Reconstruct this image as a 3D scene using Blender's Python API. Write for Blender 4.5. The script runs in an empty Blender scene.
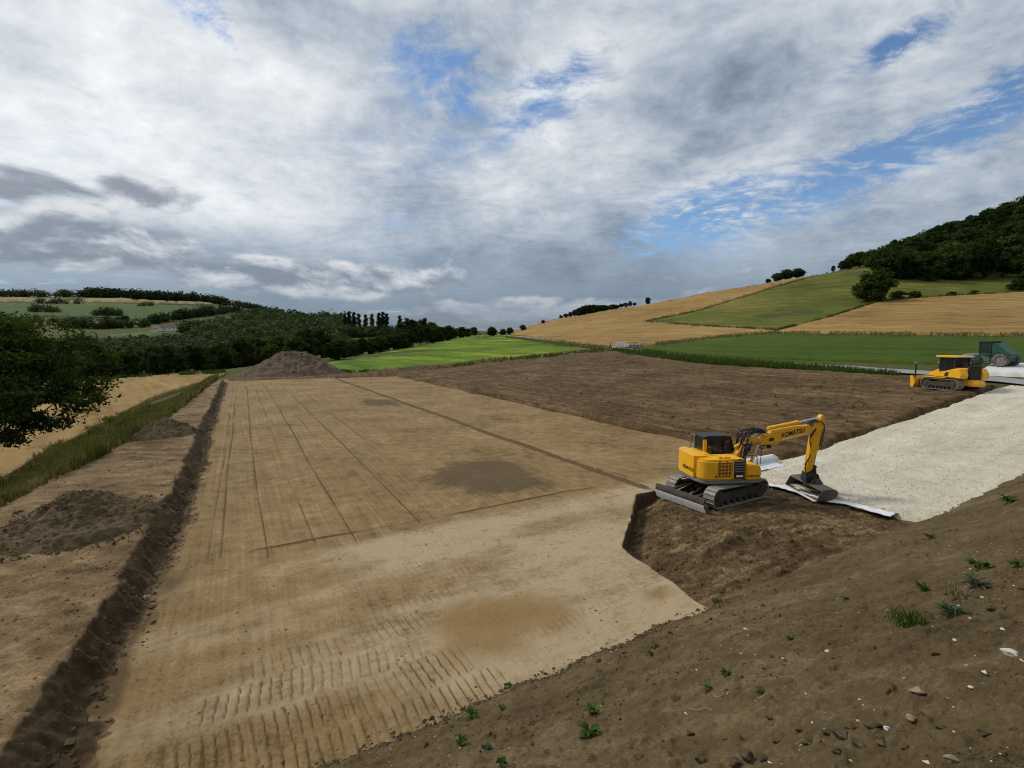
import bpy, bmesh, math, random
import numpy as np
from mathutils import Vector, Matrix
from mathutils.geometry import delaunay_2d_cdt

# ------------------------------------------------------------------ camera, sky, sun, exposure
scene = bpy.context.scene
COL = scene.collection
CAMH, FPX, YH = 6.6, 480.0, 344.0
PITCH = math.atan((384 - YH) / FPX)
cam = bpy.data.cameras.new('camera')
cam_o = bpy.data.objects.new('camera', cam); COL.objects.link(cam_o)
cam.sensor_width = 36.0; cam.lens = 36.0 * FPX / 1024.0
cam.clip_start = 0.05; cam.clip_end = 20000
cam_o.location = (0, 0, CAMH); cam_o.rotation_euler = (math.pi / 2 - PITCH, 0, 0)
scene.camera = cam_o
scene.view_settings.view_transform = 'Standard'; scene.view_settings.look = 'None'
scene.view_settings.gamma = 1.0; scene.view_settings.exposure = 0.45
scene.view_settings.use_curve_mapping = False
scene.cycles.filter_width = 1.1

SUN_AZ, SUN_EL = math.radians(-62), math.radians(44)      # azimuth from +Y towards +X
sun_dir = Vector((math.sin(SUN_AZ) * math.cos(SUN_EL), math.cos(SUN_AZ) * math.cos(SUN_EL), math.sin(SUN_EL)))
sl = bpy.data.lights.new('sun', 'SUN'); sl.energy = 1.5; sl.angle = math.radians(10); sl.color = (1.0, 0.95, 0.86)
so = bpy.data.objects.new('sun', sl); COL.objects.link(so)
so.rotation_euler = sun_dir.to_track_quat('Z', 'Y').to_euler(); so.location = (-30, 20, 60)

# ---- small node-expression helper
class S:
    def __init__(s, T, sock): s.T = T; s.k = sock
    def _m(s, op, o=None, o2=None):
        return s.T.math(op, s, o, o2)
    def __add__(s, o): return s._m('ADD', o)
    __radd__ = __add__
    def __sub__(s, o): return s._m('SUBTRACT', o)
    def __rsub__(s, o): return s.T.math('SUBTRACT', o, s)
    def __mul__(s, o): return s._m('MULTIPLY', o)
    __rmul__ = __mul__
    def __truediv__(s, o): return s._m('DIVIDE', o)
    def pw(s, o): return s._m('POWER', o)
    def mx(s, o): return s._m('MAXIMUM', o)
    def mn(s, o): return s._m('MINIMUM', o)
    def ss(s, a, b): return s.T.mapr(s, a, b, 0, 1, 'SMOOTHSTEP')
    def lin(s, a, b, c=0, d=1): return s.T.mapr(s, a, b, c, d)
class NT:
    def __init__(s, tree): s.t = tree; tree.nodes.clear()
    def n(s, typ, **kw):
        nd = s.t.nodes.new(typ)
        for k, v in kw.items(): setattr(nd, k, v)
        return nd
    def put(s, inp, v):
        if v is None: return
        if isinstance(v, S): s.t.links.new(v.k, inp)
        elif hasattr(v, 'links') or isinstance(v, bpy.types.NodeSocket): s.t.links.new(v, inp)
        else:
            if isinstance(v, (tuple, list)) and inp.type == 'RGBA' and len(v) == 3: v = (*v, 1)
            inp.default_value = v
    def math(s, op, a, b=None, c=None):
        nd = s.n('ShaderNodeMath', operation=op)
        s.put(nd.inputs[0], a); s.put(nd.inputs[1], b); s.put(nd.inputs[2], c)
        return S(s, nd.outputs[0])
    def mapr(s, v, a, b, c=0., d=1., it='LINEAR'):
        nd = s.n('ShaderNodeMapRange', interpolation_type=it)
        s.put(nd.inputs[0], v)
        for i, q in enumerate((a, b, c, d)): s.put(nd.inputs[i + 1], q)
        return S(s, nd.outputs[0])
    def xyz(s, x, y, z=0.):
        nd = s.n('ShaderNodeCombineXYZ')
        for i, q in enumerate((x, y, z)): s.put(nd.inputs[i], q)
        return S(s, nd.outputs[0])
    def sep(s, v):
        nd = s.n('ShaderNodeSeparateXYZ'); s.put(nd.inputs[0], v)
        return [S(s, o) for o in nd.outputs]
    def mapv(s, v, loc=(0, 0, 0), rot=(0, 0, 0), sc=(1, 1, 1)):
        nd = s.n('ShaderNodeMapping'); s.put(nd.inputs[0], v)
        nd.inputs[1].default_value = loc; nd.inputs[2].default_value = rot; nd.inputs[3].default_value = sc
        return S(s, nd.outputs[0])
    def rotsc(s, v, ang, sc):
        return s.mapv(s.mapv(v, rot=(0, 0, ang)), sc=sc)
    def noise(s, v, scale=1., detail=6., rough=.55, dist=0., dims='3D'):
        nd = s.n('ShaderNodeTexNoise', noise_dimensions=dims)
        s.put(nd.inputs['Vector'], v); s.put(nd.inputs['Scale'], scale); s.put(nd.inputs['Detail'], detail)
        s.put(nd.inputs['Roughness'], rough); s.put(nd.inputs['Distortion'], dist)
        return S(s, nd.outputs['Fac'])
    def noisec(s, v, scale=1., detail=4.):
        nd = s.n('ShaderNodeTexNoise'); s.put(nd.inputs['Vector'], v); nd.inputs['Scale'].default_value = scale
        nd.inputs['Detail'].default_value = detail
        return S(s, nd.outputs['Color'])
    def voro(s, v, scale=1., out='Distance', feat='F1'):
        nd = s.n('ShaderNodeTexVoronoi', feature=feat); s.put(nd.inputs['Vector'], v); nd.inputs['Scale'].default_value = scale
        return S(s, nd.outputs[out])
    def vadd(s, a, b, op='ADD'):
        nd = s.n('ShaderNodeVectorMath', operation=op); s.put(nd.inputs[0], a); s.put(nd.inputs[1], b)
        return S(s, nd.outputs[0])
    def mix(s, f, a, b, bt='MIX'):
        nd = s.n('ShaderNodeMix', data_type='RGBA', blend_type=bt)
        s.put(nd.inputs[0], f); s.put(nd.inputs[6], a); s.put(nd.inputs[7], b)
        return S(s, nd.outputs[2])
    def attr(s, name):
        nd = s.n('ShaderNodeAttribute', attribute_name=name); return S(s, nd.outputs['Fac'])
    def coord(s, which='Object'):
        return S(s, s.n('ShaderNodeTexCoord').outputs[which])
    def bump(s, h, strength=.5, dist=.02, nrm=None):
        nd = s.n('ShaderNodeBump'); s.put(nd.inputs['Height'], h)
        nd.inputs['Strength'].default_value = strength; nd.inputs['Distance'].default_value = dist
        s.put(nd.inputs['Normal'], nrm)
        return S(s, nd.outputs[0])

world = bpy.data.worlds.new('World'); scene.world = world; world.use_nodes = True
def build_sky():
    T = NT(world.node_tree)
    out = T.n('ShaderNodeOutputWorld'); bg = T.n('ShaderNodeBackground')
    T.t.links.new(bg.outputs[0], out.inputs[0]); bg.inputs[1].default_value = 0.1
    sky = T.n('ShaderNodeTexSky', sky_type='NISHITA'); sky.sun_disc = False
    sky.sun_elevation = SUN_EL; sky.sun_rotation = SUN_AZ
    sky.altitude = 400; sky.air_density = 1.0; sky.dust_density = 0.6; sky.ozone_density = 2.0
    g = T.coord('Generated')
    nrm = T.n('ShaderNodeVectorMath', operation='NORMALIZE'); T.put(nrm.inputs[0], g)
    x, y, z = T.sep(nrm.outputs[0])
    el = z
    zc = z.mx(0.0) + 0.10
    px, py = x / zc, y / zc
    P = T.xyz(px, py, 0.)
    wob = T.noisec(P, 1.1, 4.)
    W = T.vadd(P, T.mapv(wob, loc=(-.3, -.3, 0), sc=(.6, .6, 0)))
    # the high layer: a nearly closed sheet of altocumulus with streaky breaks
    big = T.noise(T.mapv(W, rot=(0, 0, .5), sc=(.7, .9, 1)), 1.0, 3., .5)
    mid = T.noise(T.mapv(W, rot=(0, 0, .55), sc=(1.5, 1.9, 1)), 1.0, 8., .60)
    rip = T.noise(T.mapv(W, rot=(0, 0, .35), sc=(9., 11., 1)), 1.0, 5., .66)
    hi = el.ss(.06, .24)
    def blob(ca, ce, ra, re, rot=0.):
        """a thin place in the sheet, by azimuth and height above the horizon"""
        c, s_ = math.cos(rot), math.sin(rot); da, de = az - ca, el - ce
        a = (da * c + de * s_) / ra; b = (de * c - da * s_) / re
        return T.math('EXPONENT', (a.pw(2) + b.pw(2)) * -1.0)
    az = T.math('ARCTAN2', x, y)
    gap = (blob(.36, .222, .17, .048, .22)).mx(blob(.60, .272, .21, .042, .28) * .93).mx(blob(.77, .325, .12, .038, .4) * .9)
    gap = gap.mx(blob(.08, .450, .14, .06, .35) * .72).mx(blob(-.13, .470, .12, .06, -.2) * .72).mx(blob(.66, .425, .07, .022, .2) * .9).mx(blob(-.56, .50, .13, .03, -.5) * .85)
    cov = (mid - .5) * .8 + (rip - .5) * (gap * 1.5 + .35) + (big - .5) * .9 + .66 - gap * .58
    cover = cov.ss(.06, .60)
    sd = T.n('ShaderNodeVectorMath', operation='DOT_PRODUCT'); T.put(sd.inputs[0], nrm.outputs[0]); sd.inputs[1].default_value = sun_dir
    glow = S(T, sd.outputs['Value']).mx(0.).pw(3.0)
    thick = T.noise(T.mapv(nrm.outputs[0], loc=(3.1, 1.7, .6), sc=(3.6, 3.6, 6.0)), 1.0, 9., .60, .12)
    lum = 3.85 + ((mid - .5) * 1.7 + (rip - .5) * 2.0 + (thick - .5) * 10.5) * (hi * .75 + .25) + glow * 2.2
    lum = lum * (el.ss(.03, .26) * .54 + .46)
    lum = lum.mx(1.1)
    greyt = lum.ss(1.6, 6.2)
    tint = T.mix(greyt, (.74, .93, 1.16), (.97, 1.0, 1.03))
    cl = T.mix(1.0, tint, T.xyz(lum, lum, lum), 'MULTIPLY')
    skyc = T.mix(1.0, sky.outputs[0], (.74, .86, .95), 'MULTIPLY')
    c1 = T.mix(cover * .95, skyc, cl)
    # the low layer: cumulus lit from above
    def lown(dz, de=9.):
        q = T.xyz(az * 5.5 + 4.1, (el + dz) * 12.0, 2.3)
        return T.noise(q, 1.0, de, .58, .25)
    l0 = lown(0.); l1 = lown(.022, 7.)
    far = T.noise(T.xyz(az * 1.7, el * 7.0, 7.7), 1.0, 3., .5)
    band = el.ss(.0, .03) * (1.0 - el.ss(.16, .27))
    fld = (far - .52) * 1.6 * band + (band - 1.0) * .25
    for (ca, ce, ra, re, am) in ((-.40, .125, .25, .040, .78), (-.78, .150, .24, .050, .70), (-.645, .240, .07, .030, .78), (-.76, .218, .11, .030, .72), (.10, .075, .32, .030, .62), (-.05, .045, .4, .025, .55), (.30, .06, .2, .02, .5)):
        fld = fld.mx(blob(ca, ce, ra, re) * am)
    lm = fld + (l0 - .5) * 1.25 - .22
    lmask = lm.ss(-.0, .20)
    lit = ((l0 - l1) * 4.2 + (blob(-.36, .158, .30, .020) * .6 + blob(-.63, .262, .08, .012) * .5)).ss(-.30, .75)
    lit = lit * (el.ss(.05, .13) * .75 + .25)
    ll = 2.1 + lit * 3.5
    lcol = T.mix(1.0, T.mix(lit, (.80, .95, 1.15), (.98, 1., 1.02)), T.xyz(ll, ll, ll), 'MULTIPLY')
    c2 = T.mix(lmask * .88, c1, lcol)
    T.put(bg.inputs[0], c2)
build_sky()

# ------------------------------------------------------------------ helpers: frames, noise, meshes
rng = np.random.default_rng(7); random.seed(7)
UD = np.array([-.493, .870]); VD = np.array([.870, .493])     # site frame: u runs along the pad, v across it, uphill
def uv(x, y): return x * UD[0] + y * UD[1], x * VD[0] + y * VD[1]
def xy(u, v): return u * UD[0] + v * VD[0], u * UD[1] + v * VD[1]
SITE_ROT = math.atan2(VD[1], VD[0])

def _h(ix, iy, seed):
    h = (ix.astype(np.int64) * 374761393 + iy.astype(np.int64) * 668265263 + seed * 1442695041) & 0xffffffff
    h = ((h ^ (h >> 13)) * 1274126177) & 0xffffffff
    h = ((h ^ (h >> 15)) * 2246822519) & 0xffffffff
    return ((h ^ (h >> 16)) & 0xffffff) / float(0xffffff)
def vn(x, y, seed=0):
    x = np.asarray(x, float); y = np.asarray(y, float)
    xi = np.floor(x); yi = np.floor(y); fx = x - xi; fy = y - yi
    fx = fx * fx * fx * (fx * (fx * 6 - 15) + 10); fy = fy * fy * fy * (fy * (fy * 6 - 15) + 10)
    a = _h(xi, yi, seed); b = _h(xi + 1, yi, seed); c = _h(xi, yi + 1, seed); d = _h(xi + 1, yi + 1, seed)
    return (a + (b - a) * fx) * (1 - fy) + (c + (d - c) * fx) * fy
def fbm(x, y, s=1., o=4, seed=0, gain=.5):
    t = 0; a = 1; n = 0; x = np.asarray(x) * s; y = np.asarray(y) * s
    for i in range(o):
        t = t + a * (vn(x, y, seed + i * 17) - .5) * 2; n += a
        a *= gain; x, y = (x * .8 - y * .6) * 2.03 + 3.7, (x * .6 + y * .8) * 2.03 + 1.3
    return t / n
def clods(x, y, s, seed, th=.55):       # rounded lumps standing out of a flat
    return np.clip(vn(np.asarray(x) * s, np.asarray(y) * s, seed) - th, 0, 1) / (1 - th)
def sst(x, a, b):
    t = np.clip((np.asarray(x, float) - a) / (b - a), 0, 1); return t * t * (3 - 2 * t)

def tag(o, label=None, cat=None, group=None, kind=None):
    if label: o['label'] = label
    if cat: o['category'] = cat
    if group: o['group'] = group
    if kind: o['kind'] = kind
    return o
def fastmesh(name, V, F, smooth=True):
    V = np.asarray(V, np.float32); F = np.asarray(F, np.int32); k = F.shape[1]
    me = bpy.data.meshes.new(name)
    me.vertices.add(len(V)); me.vertices.foreach_set('co', V.ravel())
    me.loops.add(F.size); me.loops.foreach_set('vertex_index', F.ravel())
    me.polygons.add(len(F)); me.polygons.foreach_set('loop_start', np.arange(0, F.size, k, dtype=np.int32))
    me.polygons.foreach_set('loop_total', np.full(len(F), k, np.int32))
    me.polygons.foreach_set('use_smooth', np.full(len(F), smooth))
    me.update(calc_edges=True); me.validate()
    return me
def addattr(me, name, vals):
    a = me.attributes.new(name, 'FLOAT', 'POINT'); a.data.foreach_set('value', np.asarray(vals, np.float32).ravel())
def link(name, me, mat=None, parent=None, kind=None):
    o = bpy.data.objects.new(name, me); COL.objects.link(o)
    if mat is not None and me is not None:
        if len(me.materials) == 0: me.materials.append(mat)
    if parent: o.parent = parent
    if kind: o['kind'] = kind
    return o
def gridfaces(nu, nv, keep=None):
    i = np.arange(nu - 1)[:, None] * nv + np.arange(nv - 1)[None, :]
    F = np.stack([i, i + nv, i + nv + 1, i + 1], -1).reshape(-1, 4)
    if keep is not None:
        k = keep.ravel(); F = F[k[F].any(1)]
    return F
def compact(V, F, attrs=None):
    used = np.unique(F); m = np.full(len(V), -1, np.int64); m[used] = np.arange(len(used))
    return V[used], m[F], {k: np.asarray(a).ravel()[used] for k, a in (attrs or {}).items()}
def sheet(name, X, Y, Z, mat, keep=None, attrs=None, kind='structure'):
    V = np.stack([X.ravel(), Y.ravel(), Z.ravel()], 1); F = gridfaces(*X.shape, keep)
    a, b, c, d = V[F[0]]
    if np.cross(b - a, c - a)[2] < 0: F = F[:, ::-1]
    V, F, at = compact(V, F, attrs)
    me = fastmesh(name, V, F)
    for k, q in at.items(): addattr(me, k, q)
    return link(name, me, mat, None, kind)
def polar(a0, a1, na, d0, d1, nd):
    A, D = np.meshgrid(np.linspace(a0, a1, na), np.geomspace(d0, d1, nd), indexing='ij')
    return A * D, D

def pixdir(px, py):
    px = np.asarray(px, float); py = np.asarray(py, float)
    X = (px - 512) / FPX; Zc = (384 - py) / FPX; c, s = math.cos(PITCH), math.sin(PITCH)
    Y = c + Zc * s; Z = -s + Zc * c
    return X / Y, Z / Y                      # slope sideways, slope up, per metre of depth
def hitz(px, py, z):
    a, e = pixdir(px, py); d = (z - CAMH) / e
    return a * d, d
def march(px, py, zf, d0=.8, d1=60, n=1500):
    a, e = pixdir(px, py); d = np.geomspace(d0, d1, n)
    below = (CAMH + e * d) < zf(a * d, d)
    i = int(np.argmax(below)) if below.any() else n - 1
    return np.array([a * d[i], d[i], float(zf(np.array([a * d[i]]), np.array([d[i]]))[0])])
# ------------------------------------------------------------------ materials
def newmat(name, rough=.9, spec=.25):
    m = bpy.data.materials.new(name); m.use_nodes = True
    T = NT(m.node_tree); out = T.n('ShaderNodeOutputMaterial'); b = T.n('ShaderNodeBsdfPrincipled')
    T.t.links.new(b.outputs[0], out.inputs[0])
    b.inputs['Roughness'].default_value = rough; b.inputs['Specular IOR Level'].default_value = spec
    return m, T, b
def soilmat(name, dark, mid, light, sc=1.0, streak=None, bump=.6, bdist=.03, extra=None, rough=.95, pebble=0.):
    m, T, b = newmat(name, rough, .15)
    co = T.coord()
    big = T.noise(co, .22 * sc, 5., .6); med = T.noise(co, 1.7 * sc, 7., .62); fine = T.noise(co, 14 * sc, 6., .72)
    grain = T.noise(co, 60 * sc, 3., .7)
    f = (big - .5) * 1.1 + (med - .5) * 1.2 + (fine - .5) * 1.2 + (grain - .5) * .7 + .5
    if streak:
        ang, sx, sy, amp = streak
        st = T.noise(T.rotsc(co, ang, (sx, sy, 1)), 1.0, 6., .6)
        f = f + (st - .5) * amp
    c = T.mix(f.ss(.08, .5), dark, mid); c = T.mix(f.ss(.5, .92), c, light)
    if pebble:
        vo = T.voro(co, 16.); rnd = T.voro(co, 16., 'Color'); r, g, bl = T.sep(rnd)
        pm = (1.0 - vo.ss(.16, .24)) * r.ss(1 - pebble, 1 - pebble + .02)
        c = T.mix(pm, c, (.42, .36, .27))
    if extra: c = extra(T, co, c, f)
    T.put(b.inputs['Base Color'], c)
    h = fine * .7 + med * .8 + grain * .35
    T.put(b.inputs['Normal'], T.bump(h, bump, bdist))
    return m
def pad_extra(T, co, c, f):
    n = T.noise(co, 1.3, 6., .65); n2 = T.noise(co, 6., 5., .6)
    pale = T.attr('pale'); damp = T.attr('damp'); ochre = T.attr('ochre'); loose = T.attr('loose'); cut = T.attr('cut')
    n3 = T.noise(T.rotsc(co, SA, (1.0, 5., 1)), 1.0, 6., .7)
    c = T.mix((pale * (n * 1.2 + n2 * .9 + n3 * .9 - .72)).ss(.12, .85), c, (.40, .305, .185))
    c = T.mix((ochre + (n - .5) * .5).ss(.12, .7) * .8, c, (.24, .145, .05))
    c = T.mix((damp + (n2 - .5) * .35).ss(.08, .42) * .8, c, (.09, .062, .034))
    c = T.mix((loose * (.45 + n2 * 1.3)).ss(.15, .75) * .9, c, (.10, .064, .031))  # real loose soil, plus groove shade painted into the same dark colour
    c = T.mix(cut * .97, c, T.mix(n2.ss(.3, .7), (.034, .021, .011), (.085, .054, .028)))  # dark cut subsoil, with the shade of the sun-averted wall put into its colour
    return c
M = {}
SA = -SITE_ROT
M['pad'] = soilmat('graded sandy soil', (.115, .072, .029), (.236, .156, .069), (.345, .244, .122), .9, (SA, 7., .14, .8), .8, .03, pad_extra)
M['berm'] = soilmat('dry bank soil', (.075, .047, .022), (.178, .116, .055), (.31, .218, .115), 1., (SA - .9, 2.2, .5, 1.2), .8, .04,
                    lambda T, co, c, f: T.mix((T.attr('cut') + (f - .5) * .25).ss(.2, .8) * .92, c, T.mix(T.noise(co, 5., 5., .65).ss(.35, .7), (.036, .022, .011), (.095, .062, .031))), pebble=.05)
M['emb'] = soilmat('embankment topsoil', (.056, .038, .017), (.112, .078, .037), (.185, .137, .072), 1.4, (SA, .5, .5, .3), .9, .035, None, pebble=.05)
M['dig'] = soilmat('freshly dug soil', (.042, .026, .012), (.105, .067, .031), (.27, .19, .10), 1.2, (SA + .12, .7, 4.5, 1.3), .9, .05)
M['darkfield'] = soilmat('stripped brown soil', (.042, .025, .0115), (.105, .065, .030), (.20, .132, .066), .8, (SA, 2.6, .10, 1.5), .9, .06)
M['heap'] = soilmat('heaped topsoil', (.058, .040, .020), (.122, .085, .043), (.20, .148, .084), 1.5, None, .9, .05, None, pebble=.07)
M['bigheap'] = soilmat('far heaped soil', (.085, .058, .036), (.13, .09, .058), (.18, .13, .088), .6, None, .9, .1)
M['clod'] = soilmat('loose clods', (.055, .04, .021), (.095, .07, .037), (.15, .115, .066), 2., None, .8, .02)
M['crumb'] = soilmat('pad crumbs', (.14, .098, .05), (.21, .15, .078), (.30, .225, .13), 2., None, .8, .02)
M['gravel'] = soilmat('crushed limestone', (.40, .345, .25), (.56, .50, .385), (.68, .63, .52), 2.2, (SA, .10, 1.0, 1.0), .9, .03)
M['stone'] = soilmat('limestone chips', (.42, .38, .29), (.58, .53, .43), (.70, .66, .57), 2., None, .5, .01)
M['asphalt'] = soilmat('grey asphalt', (.20, .20, .20), (.26, .26, .26), (.33, .33, .33), 1., None, .3, .01)
M['concrete'] = soilmat('pale crushed concrete', (.48, .47, .44), (.60, .585, .55), (.68, .67, .64), .8, None, .5, .02)
def cropmat(name, c0, c1, c2, row=None, bsc=6., nsc=.05, extra=None):
    m, T, b = newmat(name, .95, .1)
    co = T.coord()
    big = T.noise(co, nsc, 5., .6); med = T.noise(co, nsc * 9, 6., .65); fine = T.noise(co, bsc, 4., .7)
    f = (big - .5) * 1.3 + (med - .5) * .9 + (fine - .5) * .8 + .5
    if row:
        ang, sc, amp = row
        w = T.noise(T.rotsc(co, ang, (sc, sc * .02, 1)), 1.0, 3., .6)
        f = f + (w - .5) * amp
    c = T.mix(f.ss(.1, .5), c0, c1); c = T.mix(f.ss(.5, .95), c, c2)
    if extra: c = extra(T, co, c, f)
    T.put(b.inputs['Base Color'], c)
    T.put(b.inputs['Normal'], T.bump(fine + med * .6, .8, .25))
    return m
M['wheat'] = cropmat('ripe wheat', (.20, .125, .042), (.30, .198, .075), (.41, .29, .13), (SA - .2, .5, 1.3), 3., .03)
M['wheat2'] = cropmat('ripe wheat uphill', (.19, .112, .036), (.285, .178, .06), (.38, .255, .10), (SA, .30, 1.5), 2., .02)
M['grass'] = cropmat('rough grass', (.030, .044, .010), (.065, .085, .018), (.15, .145, .045), None, 2., .05)
M['meadow'] = cropmat('bright meadow', (.058, .105, .008), (.105, .170, .012), (.28, .30, .024), (SA + .5, .022, 2.0), 1., .012)
M['green'] = cropmat('green crop', (.032, .056, .005), (.054, .088, .009), (.088, .118, .015), (SA, .25, .9), 2., .02)
M['green2'] = cropmat('pasture', (.055, .066, .010), (.098, .108, .017), (.20, .16, .045), (SA, .12, 1.2), 1., .02)
M['fargrass'] = cropmat('far pasture', (.042, .072, .018), (.062, .098, .026), (.105, .13, .038), None, .1, .006)
M['farwheat'] = cropmat('far stubble', (.17, .14, .06), (.22, .18, .08), (.27, .225, .11), None, .1, .006)
M['ground'] = cropmat('natural ground', (.04, .046, .013), (.07, .076, .02), (.135, .12, .042), None, 1., .01)
def leafmat(name, c0, c1, c2, nsc=.6):
    m = bpy.data.materials.new(name); m.use_nodes = True
    T = NT(m.node_tree); out = T.n('ShaderNodeOutputMaterial'); b = T.n('ShaderNodeBsdfPrincipled')
    b.inputs['Roughness'].default_value = .85; b.inputs['Specular IOR Level'].default_value = .06
    co = T.coord(); oi = T.n('ShaderNodeObjectInfo')
    n = T.noise(co, nsc, 3., .6); n2 = T.noise(co, nsc * 9, 2., .5)
    f = n * .9 + n2 * .6 - .25 + (S(T, oi.outputs['Random']) - .5) * .55
    c = T.mix(f.ss(.15, .5), c0, c1); c = T.mix(f.ss(.5, .9), c, c2)
    T.put(b.inputs['Base Color'], c)
    tr = T.n('ShaderNodeBsdfTranslucent'); T.put(tr.inputs[0], T.mix(.5, c, (.10, .13, .01)))
    mx = T.n('ShaderNodeMixShader'); mx.inputs[0].default_value = .18
    T.t.links.new(b.outputs[0], mx.inputs[1]); T.t.links.new(tr.outputs[0], mx.inputs[2]); T.t.links.new(mx.outputs[0], out.inputs[0])
    return m
M['leaf'] = leafmat('foliage', (.017, .031, .006), (.033, .054, .010), (.062, .086, .017))
M['leafdark'] = leafmat('dark foliage', (.012, .023, .006), (.023, .040, .010), (.043, .065, .016))
M['leafnear'] = leafmat('near tree leaves', (.014, .028, .006), (.028, .050, .009), (.058, .085, .014), .9)
M['leaffar'] = leafmat('distant foliage', (.018, .030, .012), (.030, .050, .017), (.075, .098, .034), .05)
M['weed'] = leafmat('weed leaves', (.025, .048, .010), (.05, .085, .016), (.085, .125, .026), 9.)
M['greyweed'] = leafmat('grey weed leaves', (.05, .065, .04), (.075, .09, .05), (.11, .12, .07), 9.)
M['drygrass'] = leafmat('tall grass', (.055, .062, .013), (.125, .12, .03), (.33, .27, .11), .5)
M['straw'] = leafmat('dead stalks', (.25, .2, .11), (.34, .28, .17), (.42, .36, .24), 9.)
def plain(name, col, rough=.5, metal=0., spec=.5, dirt=.0, dcol=(.16, .11, .06), bump=0., nsc=3.):
    m, T, b = newmat(name, rough, spec); b.inputs['Metallic'].default_value = metal
    co = T.coord(); n = T.noise(co, nsc, 6., .65); n2 = T.noise(co, nsc * 6, 4., .6)
    c = T.mix(n.ss(.3, .75), tuple(q * .86 for q in col), col)
    if dirt:
        c = T.mix(((n - .5) * 1.6 + (n2 - .5) * .9 + dirt).ss(.25, .8), c, dcol)
        T.put(b.inputs['Roughness'], ((n - .5) + dirt).lin(0., 1., rough, .95))
    T.put(b.inputs['Base Color'], c)
    if bump: T.put(b.inputs['Normal'], T.bump(n2, bump, .01))
    return m
M['bark'] = plain('bark', (.07, .05, .035), .95, dirt=.3, bump=.8)
M['yellow'] = plain('yellow machine paint', (.92, .475, .012), .36, dirt=.13, dcol=(.30, .19, .05))
M['yellow2'] = plain('yellow arm paint', (.90, .44, .012), .4, dirt=.2, dcol=(.25, .15, .045))
M['grey'] = plain('grey machine paint', (.20, .205, .21), .5, dirt=.25)
M['black'] = plain('black paint', (.016, .016, .017), .45, dirt=.12, dcol=(.06, .05, .04))
M['rubber'] = plain('hose rubber', (.014, .014, .014), .6)
M['steel'] = plain('worn track steel', (.30, .28, .25), .5, .2, dirt=.35, dcol=(.20, .155, .11), bump=.4)
M['darksteel'] = plain('dirty dark steel', (.045, .04, .036), .6, .3, dirt=.5, dcol=(.09, .065, .045), bump=.4)
M['bladesteel'] = plain('scoured blade edge', (.80, .78, .75), .5, .0, dirt=.3, dcol=(.33, .28, .22))
M['bucketsteel'] = plain('bucket steel', (.13, .11, .09), .5, .3, dirt=.4, dcol=(.15, .11, .075), bump=.3)
M['chrome'] = plain('piston rod chrome', (.72, .72, .72), .15, 1.)
M['white'] = plain('white paint', (.86, .86, .84), .5, dirt=.1, dcol=(.4, .37, .32))
M['fleece'] = plain('white geotextile', (.74, .75, .77), .85, spec=.1, dirt=.06, dcol=(.42, .38, .32), bump=.5)
M['red'] = plain('red reflector', (.45, .02, .015), .3)
M['greenpaint'] = plain('green machine paint', (.008, .080, .045), .4, dirt=.12, dcol=(.06, .08, .05))
M['tyre'] = plain('tyre rubber', (.035, .035, .034), .8, dirt=.6, dcol=(.17, .15, .13), bump=.6)
M['roof'] = plain('red roof tiles', (.13, .065, .042), .8, dirt=.2)
M['wall'] = plain('white render', (.78, .77, .74), .8)
M['rock'] = plain('pale rock', (.60, .56, .48), .85, dirt=.2, dcol=(.34, .28, .19), bump=.8, nsc=12.)
M['tanrock'] = plain('tan rock', (.30, .22, .13), .9, dirt=.3, dcol=(.17, .12, .07), bump=.8, nsc=12.)
M['darkwin'] = plain('dark window', (.02, .022, .025), .12, spec=.6)
def glassmat():
    m, T, b = newmat('tinted cab glass', .04, .6)
    b.inputs['Base Color'].default_value = (.018, .022, .024, 1); b.inputs['Alpha'].default_value = .78
    return m
M['glass'] = glassmat()

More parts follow.
